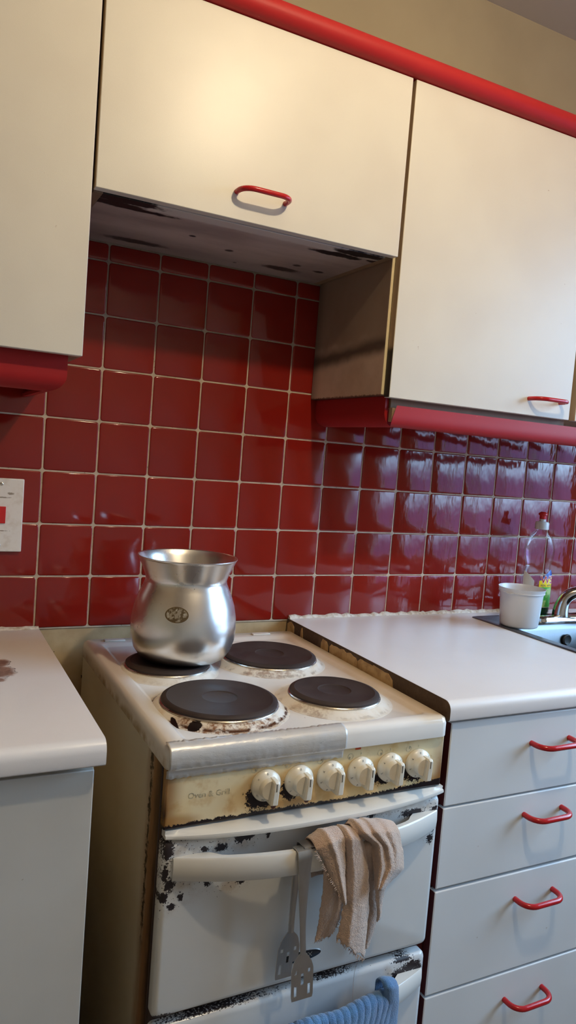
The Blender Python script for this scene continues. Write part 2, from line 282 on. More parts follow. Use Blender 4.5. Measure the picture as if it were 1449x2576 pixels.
# pot
m = M('worn_aluminium', rough=0.27, metal=1.0); X, Y_, Z = m.pos(); n1 = m.noise(10, 4); n2 = m.noise(260, 2, 0.5, (0.25, 0.25, 5)); n3 = m.noise(140, 4)
c = m.mix(n1.ss(0.3, 0.7), (0.92, 0.90, 0.88), (0.82, 0.80, 0.78)); c = m.mix((Z + (n1 - .5) * 0.03).ss(0.922, 0.893) * 0.8, c, (0.10, 0.085, 0.075))
c = m.mix(n3.ss(0.735, 0.75), c, (0.12, 0.09, 0.06)); m.base(c); m.rough(n1 * 0.10 + 0.23); m.bump(n2, 0.02, 0.0003); MT['alu'] = m.m
m = M('old_label_residue', rough=0.7); n1 = m.noise(130, 4, 0.6); n2 = m.noise(90, 3, 0.6, off=(5, 2, 1))
c = m.mix(n1.ss(0.44, 0.5), (0.33, 0.29, 0.23), (0.11, 0.075, 0.035)); c = m.mix(n2.ss(0.58, 0.62), c, (0.45, 0.42, 0.37)); m.base(c); MT['residue'] = m.m
m = M('residue_rim', rough=0.7); m.base(m.mix(m.noise(200, 3), (0.09, 0.055, 0.02), (0.16, 0.11, 0.05))); MT['residue_rim'] = m.m
m = M('stainless_steel', rough=0.2, metal=1.0); n1 = m.noise(50, 3, 0.5, (8, 1, 1)); m.base(m.mix(n1, (0.14, 0.15, 0.165), (0.18, 0.19, 0.205))); m.rough(n1 * 0.15 + 0.30); MT['steel'] = m.m
m = M('spatula_steel', rough=0.28, metal=1.0); n1 = m.noise(70, 3, 0.5, (6, 1, 1)); m.base(m.mix(n1, (0.56, 0.55, 0.54), (0.64, 0.63, 0.62))); m.rough(n1 * 0.2 + 0.25); MT['spatula'] = m.m
m = M('chrome', (0.7, 0.7, 0.7), 0.08, 1.0); m.rough(m.noise(40, 3) * 0.12 + 0.04); MT['chrome'] = m.m
m = M('black_rubber', rough=0.5); m.base(m.mix(m.noise(80, 2), (0.015, 0.018, 0.02), (0.03, 0.03, 0.035))); MT['rubber'] = m.m
m = M('beige_terry', rough=0.95, Sheen_Weight=0.6); n1 = m.noise(650, 2, 0.6); n2 = m.noise(25, 4); n3 = m.noise(240, 3)
c = m.mix(n2.ss(0.3, 0.7), (0.68, 0.475, 0.36), (0.57, 0.385, 0.285)); c = m.mix(n1.ss(0.55, 0.75) * 0.5, c, (0.74, 0.57, 0.47)); m.base(c); m.bump(n1 + n3 * 0.8, 0.9, 0.003); MT['beige_cloth'] = m.m
m = M('blue_towel', rough=0.95, Sheen_Weight=0.5); n1 = m.noise(650, 2, 0.6); n2 = m.noise(28, 4)
c = m.mix(n2.ss(0.35, 0.7), (0.085, 0.225, 0.44), (0.055, 0.15, 0.32)); c = m.mix(n1.ss(0.55, 0.75) * 0.35, c, (0.2, 0.38, 0.62)); m.base(c); m.bump(n1, 0.9, 0.002); MT['blue_cloth'] = m.m
m = M('cloudy_plastic', rough=0.32, Transmission_Weight=0.30, IOR=1.45); X, Y_, Z = m.pos(); n1 = m.noise(20, 3)
m.base(m.mix(n1, (0.88, 0.88, 0.90), (0.84, 0.84, 0.86))); m.b.inputs['Subsurface Weight'].default_value = 0.0; MT['tub'] = m.m
m = M('bottle_white_cap', rough=0.35); m.base(m.mix(m.noise(30, 2), (0.75, 0.74, 0.72), (0.7, 0.68, 0.66))); MT['cap'] = m.m
m = M('bottle_red_nozzle', rough=0.3); m.base(m.mix(m.noise(30, 2), (0.62, 0.02, 0.02), (0.52, 0.015, 0.015))); MT['nozzle'] = m.m
m = M('green_soap', rough=0.12); m.base(m.mix(m.noise(15, 2), (0.003, 0.06, 0.022), (0.006, 0.09, 0.032))); MT['soap'] = m.m
m = M('back_label', rough=0.4); m.base(m.mix(m.noise(30, 3), (0.72, 0.74, 0.76), (0.66, 0.69, 0.73))); MT['label_back'] = m.m
m = M('front_label', rough=0.3); X, Y_, Z = m.pos(); n1 = m.noise(45, 3)
c = m.mix(n1.ss(0.45, 0.6), (0.06, 0.42, 0.07), (0.45, 0.68, 0.28)); c = m.mix(Z.ss(0.9855, 0.9865), c, (0.95, 0.72, 0.02)); c = m.mix((Z - X * 0.2).ss(0.7385, 0.7395), c, (0.01, 0.07, 0.36))
c = m.mix((Z - X * 0.2).ss(0.750, 0.765) * 0.5, c, (0.25, 0.5, 0.8)); c = m.mix(Z.ss(0.930, 0.929), c, (0.5, 0.52, 0.54)); m.base(c); MT['label_front'] = m.m
m = M('label_red_ink', rough=0.35); m.base(m.mix(m.noise(50, 2), (0.5, 0.006, 0.03), (0.45, 0.006, 0.03))); MT['ink_red'] = m.m
m = M('label_white_ink', rough=0.35); m.base(m.mix(m.noise(50, 2), (0.85, 0.85, 0.85), (0.8, 0.8, 0.8))); MT['ink_white'] = m.m
m = M('label_blue_ink', rough=0.35); m.base(m.mix(m.noise(50, 2), (0.02, 0.03, 0.12), (0.03, 0.04, 0.15))); MT['ink_blue'] = m.m
# thin clear shells: transparent body with a fresnel reflection
def clear(name, tint, gl):
    mm = bpy.data.materials.new(name); mm.use_nodes = True; nt = mm.node_tree; nt.nodes.clear()
    o = nt.nodes.new('ShaderNodeOutputMaterial'); mix = nt.nodes.new('ShaderNodeMixShader'); t = nt.nodes.new('ShaderNodeBsdfTransparent'); g = nt.nodes.new('ShaderNodeBsdfGlossy')
    t.inputs[0].default_value = (*tint, 1); g.inputs['Roughness'].default_value = 0.05
    fr = nt.nodes.new('ShaderNodeFresnel'); fr.inputs[0].default_value = gl
    ns = nt.nodes.new('ShaderNodeTexNoise'); ns.inputs['Scale'].default_value = 40; bp = nt.nodes.new('ShaderNodeBump'); bp.inputs['Strength'].default_value = 0.15
    nt.links.new(ns.outputs[0], bp.inputs['Height']); nt.links.new(bp.outputs[0], g.inputs['Normal'])
    cl = nt.nodes.new('ShaderNodeMath'); cl.operation = 'MINIMUM'; cl.inputs[1].default_value = 0.28; nt.links.new(fr.outputs[0], cl.inputs[0]); nt.links.new(cl.outputs[0], mix.inputs[0]); nt.links.new(t.outputs[0], mix.inputs[1]); nt.links.new(g.outputs[0], mix.inputs[2]); nt.links.new(mix.outputs[0], o.inputs[0])
    return mm


MT['clear'] = clear('clear_bottle_plastic', (0.95, 0.96, 0.97), 1.40)
MT['glass'] = clear('window_glass', (0.97, 0.98, 0.98), 1.3)
mm = bpy.data.materials.new('glowing_bulb'); mm.use_nodes = True; nt = mm.node_tree; nt.nodes.clear()
o = nt.nodes.new('ShaderNodeOutputMaterial'); e = nt.nodes.new('ShaderNodeEmission'); e.inputs[0].default_value = (*BULB_COLOR, 1); e.inputs[1].default_value = BULB_STRENGTH
nt.links.new(e.outputs[0], o.inputs[0]); MT['bulb'] = mm


# ------------------------------------------------------------------ geometry helpers
class B:
    def __init__(s): s.v = []; s.f = []
    def box(s, x0, x1, y0, y1, z0, z1):
        k = len(s.v); s.v += [(x, y, z) for z in (z0, z1) for y in (y0, y1) for x in (x0, x1)]
        s.f += [tuple(k + i for i in q) for q in ((0, 2, 3, 1), (4, 5, 7, 6), (0, 1, 5, 4), (2, 6, 7, 3), (0, 4, 6, 2), (1, 3, 7, 5))]; return s
    def loops(s, L, closed=True, cap0=True, cap1=True):
        k = len(s.v); n = len(L[0])
        for q in L: s.v += [tuple(p) for p in q]
        for a in range(len(L) - 1):
            for i in range(n if closed else n - 1):
                j = (i + 1) % n; s.f.append((k + a * n + i, k + a * n + j, k + (a + 1) * n + j, k + (a + 1) * n + i))
        if closed and cap0: s.f.append(tuple(k + i for i in reversed(range(n))))
        if closed and cap1: s.f.append(tuple(k + (len(L) - 1) * n + i for i in range(n)))
        return s
    def lathe(s, prof, c, n=48, axis='z', closed_prof=False):
        L = []
        for rr, h in prof:
            ring = []
            for i in range(n):
                a = 2 * PI * i / n
                if axis == 'z': ring.append((c[0] + rr * math.cos(a), c[1] + rr * math.sin(a), h))
                else: ring.append((c[0] + rr * math.cos(a), h, c[2] + rr * math.sin(a)))
            L.append(ring)
        cap = not closed_prof
        if closed_prof: L.append(L[0])
        if axis == 'y': L = [list(reversed(q)) for q in L]
        return s.loops(L, True, cap, cap)
    def tube(s, pts, rad, n=12, caps=True):
        pts = [Vector(p) for p in pts]; L = []; up = None
        for i, p in enumerate(pts):
            t = (pts[min(i + 1, len(pts) - 1)] - pts[max(i - 1, 0)]).normalized()
            if up is None:
                up = Vector((0, 0, 1)) if abs(t.z) < 0.9 else Vector((0, 1, 0))
            a = t.cross(up).normalized(); up = a.cross(t).normalized()
            rr = rad[i] if isinstance(rad, (list, tuple)) else rad
            L.append([p + (a * math.cos(2 * PI * k / n) + up * math.sin(2 * PI * k / n)) * rr for k in range(n)])
        return s.loops([list(reversed(q)) for q in L] if False else L, True, caps, caps)
    def prism(s, poly, axis, a, b):
        def P(p, h):
            return {'x': (h, p[0], p[1]), 'y': (p[0], h, p[1]), 'z': (p[0], p[1], h)}[axis]
        return s.loops([[P(p, a) for p in poly], [P(p, b) for p in poly]])
    def grid(s, rows):
        k = len(s.v); n = len(rows[0])
        for q in rows: s.v += [tuple(p) for p in q]
        for a in range(len(rows) - 1):
            for i in range(n - 1): s.f.append((k + a * n + i, k + a * n + i + 1, k + (a + 1) * n + i + 1, k + (a + 1) * n + i))
        return s


ORG = {}


def mesh_of(name, b, mats, off=(0, 0, 0), smooth=True, ang=35):
    me = bpy.data.meshes.new(name); me.from_pydata([tuple(Vector(v) - Vector(off)) for v in b.v], [], b.f)
    bm = bmesh.new(); bm.from_mesh(me); bmesh.ops.remove_doubles(bm, verts=bm.verts, dist=1e-6); bmesh.ops.recalc_face_normals(bm, faces=bm.faces); bm.to_mesh(me); bm.free()
    for q in (mats if isinstance(mats, (list, tuple)) else [mats]): me.materials.append(q if not isinstance(q, str) else MT[q])
    if smooth:
        me.shade_smooth(); me.set_sharp_from_angle(angle=math.radians(ang))
    return me


def tag(o, label=None, cat=None, group=None, kind=None):
    for k, v in (('label', label), ('category', cat), ('group', group), ('kind', kind)):
        if v: o[k] = v
    return o


def obj(name, b, mats, parent=None, loc=None, bevel=0, seg=2, smooth=True, ang=35):
    """one mesh object; vertices are given in world metres"""
    org = Vector(ORG[parent.name]) if parent else Vector(loc if loc else (0, 0, 0))
    o = bpy.data.objects.new(name, mesh_of(name, b, mats, org, smooth, ang)); COL.objects.link(o)
    if parent: o.parent = parent
    else: o.location = org
    ORG[o.name] = org
    if bevel:
        md = o.modifiers.new('bevel', 'BEVEL'); md.width = bevel; md.segments = seg; md.limit_method = 'ANGLE'; md.angle_limit = math.radians(40)
    return o


def thing(name, loc, label, cat, group=None):
    o = bpy.data.objects.new(name, None); COL.objects.link(o); o.location = loc; o.empty_display_size = 0.05
    ORG[o.name] = Vector(loc); tag(o, label, cat, group); return o


def struct(name, b, mat, **kw): return tag(obj(name, b, mat, **kw), kind='structure')


def bez(a, b, c, d_, n):
    return [tuple((1 - t) ** 3 * a[i] + 3 * (1 - t) ** 2 * t * b[i] + 3 * (1 - t) * t * t * c[i] + t ** 3 * d_[i] for i in range(len(a))) for t in (k / n for k in range(n + 1))]


def text_mesh(body, size, fn, bold=0.0, res=2):
    """lettering as a flat mesh builder; fn maps glyph (x, y) in metres to a point"""
    cu = bpy.data.curves.new('lettering', 'FONT'); cu.body = body; cu.size = size; cu.align_x = 'CENTER'; cu.align_y = 'CENTER'; cu.resolution_u = res; cu.offset = bold
    to = bpy.data.objects.new('lettering', cu); COL.objects.link(to)
    dg = bpy.context.evaluated_depsgraph_get(); ev = to.evaluated_get(dg); me = ev.to_mesh()
    b = B(); b.v = [tuple(fn(v.co.x, v.co.y)) for v in me.vertices]; b.f = [tuple(p.vertices) for p in me.polygons]
    ev.to_mesh_clear(); bpy.data.objects.remove(to); bpy.data.curves.remove(cu); return b


def merge(*bs):
    o = B()
    for b in bs:
        k = len(o.v); o.v += b.v; o.f += [tuple(k + i for i in q) for q in b.f]
    return o


def rrect(x0, x1, y0, y1, rr, n=4):
    out = []
    for cx, cy, a0 in ((x1 - rr, y1 - rr, 0), (x0 + rr, y1 - rr, PI / 2), (x0 + rr, y0 + rr, PI), (x1 - rr, y0 + rr, 1.5 * PI)):
        for k in range(n + 1):
            a = a0 + PI / 2 * k / n; out.append((cx + rr * math.cos(a), cy + rr * math.sin(a)))
    return out


# ------------------------------------------------------------------ the room
P = 0.11; Z0 = 1.0045
XL, XR, YF, ZC = -1.35, WX, -2.75, 2.495
struct('floor', B().box(XL - .1, XR + .1, YF - .1, 0.1, -0.1, 0), 'floor')
struct('ceiling', B().box(XL - .1, XR + .2, YF - .1, 0.15, ZC, ZC + 0.1), 'ceiling')
struct('wall_left', B().box(XL - .1, XL, YF, 0.012, 0, ZC), 'plaster')
struct('wall_front', B().box(XL - .1, XR + .1, YF - .1, YF, 0, ZC), 'ceiling')
b = B().box(XR, XR + .2, YF, WY0, 0, ZC).box(XR, XR + .2, WY1, 0.012, 0, ZC).box(XR, XR + .2, WY0, WY1, 0, WZ0).box(XR, XR + .2, WY0, WY1, WZ1, ZC)
struct('wall_right', b, 'plaster')
w1 = struct('window_1', B().box(XR + .06, XR + .11, WY0, WY0 + .05, WZ0, WZ1).box(XR + .06, XR + .11, WY1 - .05, WY1, WZ0, WZ1).box(XR + .06, XR + .11, WY0 + .05, WY1 - .05, WZ0, WZ0 + .05)
            .box(XR + .06, XR + .11, WY0 + .05, WY1 - .05, WZ1 - .05, WZ1).box(XR + .065, XR + .105, -1.13, -1.09, WZ0 + .05, WZ1 - .05), 'white')
obj('pane', B().box(XR + .083, XR + .087, WY0 + .05, -1.13, WZ0 + .05, WZ1 - .05), 'glass', w1, smooth=False)
obj('pane', B().box(XR + .083, XR + .087, -1.09, WY1 - .05, WZ0 + .05, WZ1 - .05), 'glass', w1, smooth=False)
obj('sill', B().box(XR - .03, XR + .06, WY0 - .03, WY1 + .03, WZ0 - .025, WZ0), 'white', w1, bevel=.004)

wb = struct('wall_back', B().box(XL - .1, XR + .2, 0.012, 0.15, 0, ZC + .05), 'plaster')
tag(obj('lower_wall_paint', B().box(-0.02, 0.60, 0.004, 0.0119, 0.05, 0.8925), 'beige', wb), 'stained beige painted wall behind the cooker')
tag(obj('grout', B().box(-6 * P, 16 * P, 0.0016, 0.0119, 0.8927, 1.43).box(0.004, 0.622, 0.0016, 0.0119, 1.43, 1.712), 'grout', wb), 'pale dirty grout between the red tiles, painted darker where shade falls')


def tile_mesh(w, h, name):
    """glazed tile, centre at origin, face towards -y, softly pillowed edge"""
    g = 0.0016; b = B(); L = []
    for ins, y in ((0, 0.008), (0, 0.0014), (0.0007, 0.0004), (0.0022, 0.0)):
        L.append([(x, y, z) for x, z in rrect(-w / 2 + g + ins, w / 2 - g - ins, -h / 2 + g + ins, h / 2 - g - ins, 0.005 - ins * .5, 2)])
    b.loops(L, True, False, True); return mesh_of(name, b, 'tile', ang=50)


def put_tile(me, x, z, nm='tile'):
    o = bpy.data.objects.new(nm, me); COL.objects.link(o); o.parent = wb
    o.location = (x, random.uniform(-.00025, .00035), z); o.rotation_euler = (random.uniform(-.004, .004), random.uniform(-.002, .002), random.uniform(-.004, .004))


tm = tile_mesh(P, P, 'tile'); ttop = tile_mesh(P, 1.7015 - (Z0 + 6 * P), 'tile_cut')
for j in range(-1, 7):
    for i in range(-6, 16):
        if j >= 4 and not (0 <= i <= 5): continue
        zc = Z0 + (j + .5) * P
        if j == 6: put_tile(ttop, (i + .5) * P, (1.7015 + Z0 + 6 * P) / 2)
        else: put_tile(tm, (i + .5) * P, zc)


# ------------------------------------------------------------------ handles
def u_handle(x, y, z, parent, cc=0.096, proj=0.034, rad=0.0048):
    """red bow handle: posts leave the front at x -/+ cc/2, bar runs along x"""
    h = cc / 2; q = 0.024
    L = [(x - h, y + .002, z)] + [(x - h, y - .004, z)] + bez((x - h, y - proj + q, z), (x - h, y - proj + q * .42, z), (x - h + q * .42, y - proj, z), (x - h + q, y - proj, z), 8)
    Rr = [(2 * x - p[0], p[1], p[2]) for p in reversed(L)]
    return tag(obj('handle', B().tube(L + Rr, rad, 12), 'handle', parent, ang=60), 'glossy red bow handle')


# ------------------------------------------------------------------ wall cabinets
def wall_cabinet(x0, x1, z0, z1, dx0, dx1, dz0, label, under='edge', side=None, hx=None, hz=None, seam='edge'):
    t = thing('wall_cabinet', ((x0 + x1) / 2, -.15, z0), label, 'cabinet', 'white wall cabinets with red handles')
    T = .016
    obj('back_panel', B().box(x0 + T, x1 - T, -.008, -.001, z0 + T, z1 - T), 'edge', t)
    obj('side_panel', B().box(x0, x0 + T, -.300, -.001, z0, z1), side or seam, t, bevel=.0008)
    obj('side_panel', B().box(x1 - T, x1, -.300, -.001, z0, z1), seam, t, bevel=.0008)
    obj('bottom_panel', B().box(x0 + T, x1 - T, -.300, -.001, z0, z0 + T), under, t, bevel=.0008)
    obj('top_panel', B().box(x0 + T, x1 - T, -.300, -.001, z1 - T, z1), 'edge', t)
    dr = obj('door', B().box(dx0, dx1, -.322, -.3035, dz0, 2.0455), 'laminate', t, bevel=.0012, seg=3)
    if hx: u_handle(hx, -.322, hz, dr)
    return t, dr


wall_cabinet(-.594, .0085, 1.432, 2.047, -.592, .0058, 1.4305, 'tall white wall cabinet left of the cooker, with red pelmet under it', hx=-.50, hz=1.465)
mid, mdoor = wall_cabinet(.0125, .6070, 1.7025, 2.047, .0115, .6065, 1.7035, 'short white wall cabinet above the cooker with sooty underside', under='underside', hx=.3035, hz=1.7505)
rc, rdoor = wall_cabinet(.6085, 1.1295, 1.432, 2.047, .6148, 1.1195, 1.4275, 'tall white wall cabinet right of the cooker, greasy side showing', side='greasy', hx=1.037, hz=1.464)
fc, fdoor = wall_cabinet(1.1305, 1.73, 1.432, 2.047, 1.1390, 1.728, 1.4275, 'white wall cabinet above the sink at the right edge', seam='edge_cream')
obj('edge_strip', B().box(.6087, .6180, -.3010, -.3001, 1.434, 2.045), 'edge_cream', rc)
for dr_, xx in ((mdoor, .0115), (rdoor, .6148), (fdoor, 1.139)): obj('edge_band', B().box(xx - .0005, xx - .00002, -.3212, -.3038, dr_.dimensions.z * 0 + (1.7042 if dr_ is mdoor else 1.4285), 2.045), 'edge_door', dr_)
obj('bottom_rail', B().box(.6355, 1.1285, -.300, -.282, 1.409, 1.4318), 'edge', rc)

# cornice along the top of the cabinets
prof = [(-.3000, 2.0475), (-.3230, 2.0475)]
for k in range(11):
    a = -PI / 2 + PI * k / 10; prof.append((-.3250 - .0205 * math.cos(a), 2.0678 + .0200 * math.sin(a)))
prof += [(-.318, 2.0885), (-.300, 2.0885)]
tag(obj('cornice', B().prism(prof, 'x', -.594, 1.73), 'red', loc=(.5, -.31, 2.0475), ang=30), 'rounded red cornice rail along the tops of the wall cabinets', 'cornice')


def pelmet_profile(h0, h1, n=7):
    """(outward distance, z): upright face, bottom rolled inwards"""
    o = [(0, h1), (0, h0 + .027)]
    for k in range(1, n + 1):
        a = PI / 2 * k / n; o.append((-.030 * (1 - math.cos(a)), h0 + .027 - .027 * math.sin(a)))
    return o + [(-.034, h0), (-.034, h0 + .006), (-.012, h0 + .022), (-.010, h1)]


pp = pelmet_profile(1.3705, 1.4315)
t = thing('pelmet', (-.2, -.3, 1.3705), 'red rounded pelmet under the left wall cabinet, over the switch', 'pelmet', 'red pelmets under the wall cabinets')
obj('front_rail', B().loops([[(-.594, -.296 - a, z) for a, z in pp], [(-.0125 + a, -.296 - a, z) for a, z in pp]]), 'pelmet', t, ang=30)
obj('side_return', B().loops([[(-.0125 + a, -.2955 - a, z) for a, z in pp], [(-.0125 + a, -.001, z) for a, z in pp]]), 'pelmet', t, ang=30)
t = thing('pelmet', (1.1, -.3, 1.3695), 'red pelmet under the right wall cabinet with gaping mitred corner', 'pelmet', 'red pelmets under the wall cabinets')
obj('side_return', B().loops([[(.6235 - a, -.2975 - a * .3, z) for a, z in pp], [(.6235 - a, -.001, z) for a, z in pp]]), 'pelmet', t, ang=30)
pf = [(a * .55, z) for a, z in pelmet_profile(1.3695, 1.4140)]
tilt = lambda a, z: (-.3235 - a + (z - 1.3695) * .22, z)
obj('front_rail', B().loops([[(.6205 - a * .9 + (z - 1.3695) * .48, *tilt(a, z)) for a, z in pf], [(1.73, *tilt(a, z)) for a, z in pf]]), 'pelmet', t, ang=30)
obj('end_grain', B().box(.632, .640, -.312, -.3005, 1.380, 1.4085), 'edge', t)

# ------------------------------------------------------------------ worktops and base units
def worktop_profile(yb, yf, zt, zb):
    o = [(yb, zb), (yb, zt)]
    for k in range(7):
        a = PI / 2 * k / 6; o.append((yf + .016 - .016 * math.sin(a), zt - .016 + .016 * math.cos(a)))
    for k in range(4):
        a = PI / 2 * k / 3; o.append((yf + .006 - .006 * math.cos(a), zb + .006 - .006 * math.sin(a)))
    return o


lw = obj('worktop', B().prism(worktop_profile(-.0005, -.6225, .895, .859), 'x', -1.2, .0095), 'worktop', loc=(-.5, -.3, .859), ang=30)
tag(lw, 'pale laminate worktop left of the cooker with a worn brown patch', 'worktop', 'laminate worktops')
obj('end_face', B().prism([(y * .995 - .001, z * .97 + .026) for y, z in worktop_profile(-.0005, -.6225, .895, .859)], 'x', .0095, .0102), 'chipboard', lw)
rw = thing('worktop', (.85, -.3, .863), 'pale laminate worktop right of the cooker with peeling edge', 'worktop', 'laminate worktops')
SX0, SX1, SY0, SY1 = 1.128, 1.80, -.500, -.062
b = B().prism(worktop_profile(-.0005, -.6225, .899, .8635), 'x', .5935, SX0)
b.prism(worktop_profile(SY0, -.6225, .899, .8635), 'x', SX0, 2.145); b.box(SX0, SX1, SY1, -.0005, .8635, .899).box(SX1, 2.145, SY0, -.0005, .8635, .899)
obj('slab', b, 'worktop', rw, ang=30)
obj('end_face', B().prism([(y * .998 - .0006, z * .985 + .0132) for y, z in worktop_profile(-.0005, -.6225, .899, .8635)], 'x', .5925, .5935), 'chipboard', rw)
rnd = random.Random(3)
for ya, yb_, lo in ((-.004, -.040, .866), (-.073, -.085, .866), (-.172, -.205, .8655), (-.212, -.325, .8655), (-.327, -.452, .8655)):
    top = []; n = max(4, int(abs(yb_ - ya) / .007))
    for k in range(n + 1):
        q = k / n; hgt = .8945 - .004 * rnd.random() - (.006 * (q < .04 or q > .94)) - .006 * max(0, q - .6) * rnd.random()
        top.append((ya + (yb_ - ya) * q + rnd.uniform(-.0015, .0015), hgt))
    poly = top + [(yb_ + rnd.uniform(-.004, .002), lo), (ya, lo)]
    obj('edging_strip', B().prism(poly, 'x', .5916, .5925), 'edging', rw, smooth=False)


def caulk(label, x0, x1, z, seed, hh=.007, dd=.009):
    rr = random.Random(seed); L = []; x = x0
    while x < x1:
        a = hh * rr.uniform(.6, 1.35); dpt = dd * rr.uniform(.7, 1.2)
        L.append([(x, 0.0, z), (x, -dpt, z), (x, -dpt * .75, z + a * .55), (x, -.0015, z + a), (x, 0.0, z + a)]); x += rr.uniform(.006, .02)
    tag(obj('caulk_bead', B().loops(L), 'caulk', loc=(x0, 0, z), ang=60), label, 'caulk', 'caulk beads where the worktops meet the tiles')


caulk('ragged white caulk bead behind the right worktop', .595, 1.35, .8992, 5, .0068, .010)
caulk('cracked cream caulk bead behind the left worktop', -.6, .016, .8952, 9, .0045, .012)

# left base unit
t = thing('base_cabinet', (-.3, -.3, 0), 'white base cabinet under the left worktop beside the cooker', 'cabinet')
obj('carcass', B().box(-.594, .0035, -.5815, -.002, .10, .8585), 'edge_cream', t, bevel=.001)
obj('door', B().box(-.594, -.0005, -.6015, -.583, .115, .8475), 'drawer_shaded', t, bevel=.0015)
obj('plinth', B().box(-.594, .0035, -.54, -.52, 0, .0995), 'carcass_red', t)

# drawer unit
t = thing('drawer_unit', (.85, -.3, 0), 'white four-drawer base unit with red handles right of the cooker', 'cabinet')
obj('carcass', B().box(.5935, 1.1065, -.5925, -.002, .10, .8630), 'carcass_red', t, bevel=.001)
obj('plinth', B().box(.5935, 1.1065, -.54, -.52, 0, .0995), 'carcass_red', t)
for za, zb in ((.7085, .8585), (.5580, .7050), (.3590, .5525), (.115, .3545)):
    dr = obj('drawer', B().box(.6065, 1.1035, -.6135, -.5945, za, zb), 'drawer', t, bevel=.0022, seg=3)
    hz = {.7085: .8025, .5580: .6655, .3590: .5010, .115: .3010}[za]
    u_handle(.8465, -.6135, hz, dr, rad=.0052)
    obj('edge_band', B().box(.6059, .60645, -.6120, -.5950, za + .001, zb - .001), 'carcass_red', dr)
# sink unit
t = thing('base_cabinet', (1.45, -.3, 0), 'white base cabinet under the sink', 'cabinet')
obj('carcass', B().box(1.109, 1.125, -.5925, -.002, .10, .8630).box(1.79, 1.806, -.5925, -.002, .10, .8630).box(1.125, 1.79, -.5925, -.002, .10, .116).box(1.125, 1.79, -.5925, -.575, .80, .863), 'carcass_red', t)
for xa, xb in ((1.1115, 1.4565), (1.4595, 1.8035)): obj('door', B().box(xa, xb, -.6135, -.5945, .115, .8585), 'drawer', t, bevel=.002)
obj('plinth', B().box(1.109, 1.806, -.54, -.52, 0, .0995), 'carcass_red', t)

# ------------------------------------------------------------------ cooker
CK = thing('electric_cooker', (.342, -.32, 0), 'stained white electric cooker with four solid hotplates and six knobs', 'cooker')
obj('body', B().box(.0965, .5865, -.600, -.035, .06, .8425), 'side', CK, bevel=.002)
obj('front_frame', B().box(.0985, .5845, -.6045, -.6001, .07, .845), 'burnt', CK)
obj('plinth', B().box(.11, .575, -.58, -.06, 0.0, .0598), 'burnt', CK)
# hob: pressed enamel tray
L = []
for ins, z, rr in ((.0035, .8425, .012), (.0005, .8435, .014), (0, .846, .015), (0, .866, .015), (.0025, .8735, .013), (.0085, .8772, .010)):
    L.append([(x, y, z) for x, y in rrect(.0935 + ins, .5885 - ins, -.6290 + ins, -.0315 - ins, rr)])
inner = [(.122, .5600, -.6060, -.0720, .012, .8772), (.1255, .5565, -.6030, -.0765, .012, .8760), (.1300, .5520, -.5990, -.0830, .012, .8722), (.134, .548, -.595, -.087, .010, .8712)]
for x0, x1, y0, y1, rr, z in inner: L.append([(x, y, z) for x, y in rrect(x0, x1, y0, y1, rr)])
hob = obj('hob', B().loops(L, True, True, True), 'hob', CK, ang=45)
for xx in (.155, .495): obj('lid_bracket', B().box(xx - .022, xx + .022, -.066, -.052, .8772, .8805), 'hob', hob, bevel=.0015)
PLATES = [('front left', .2294, -.4759, .0965, 1.0, .114, (.20, -.56, .12, .06)), ('rear right', .4283, -.2469, .0955, .42, .112, (.40, -.33, .09, .04)),
          ('front right', .4422, -.4876, .0800, .22, .100, (.36, -.54, .05, .05)), ('rear left', .2080, -.2601, .0790, .12, .094, (.21, -.34, .02, .02))]
for nm, cx, cy, rr, hv, rc_, rust in PLATES:
    hp = obj('hotplate', B().lathe([(0, .8825), (rr - .002, .8825), (rr, .8835), (rr, .8870), (rr - .0035, .8895), (rr - .0085, .8905), (rr - .0105, .8898), (.030, .8897), (.0285, .8888), (.0275, .8884), (.001, .8883)], (cx, cy), 72), 'iron', CK, ang=28)
    tag(hp, 'dark cast-iron hotplate, ' + nm)
    obj('trim_ring', B().lathe([(rr - .004, .8803), (rr + .0016, .8803), (rr + .0022, .8822), (rr + .0012, .8838), (rr + .0001, .8842), (rr - .004, .8824)], (cx, cy), 72, closed_prof=True), 'trim', hp, ang=40)
    obj('collar', B().lathe([(rr - .004, .8700), (rc_ + .004, .8700), (rc_ + .004, .8714), (rc_ - .001, .8721), (rr + .0065, .8788), (rr + .0035, .8802), (rr - .004, .8802)], (cx, cy), 72, closed_prof=True), collar_mat('collar_enamel', cx, cy, rr, rc_, hv, rust), hp, ang=40)

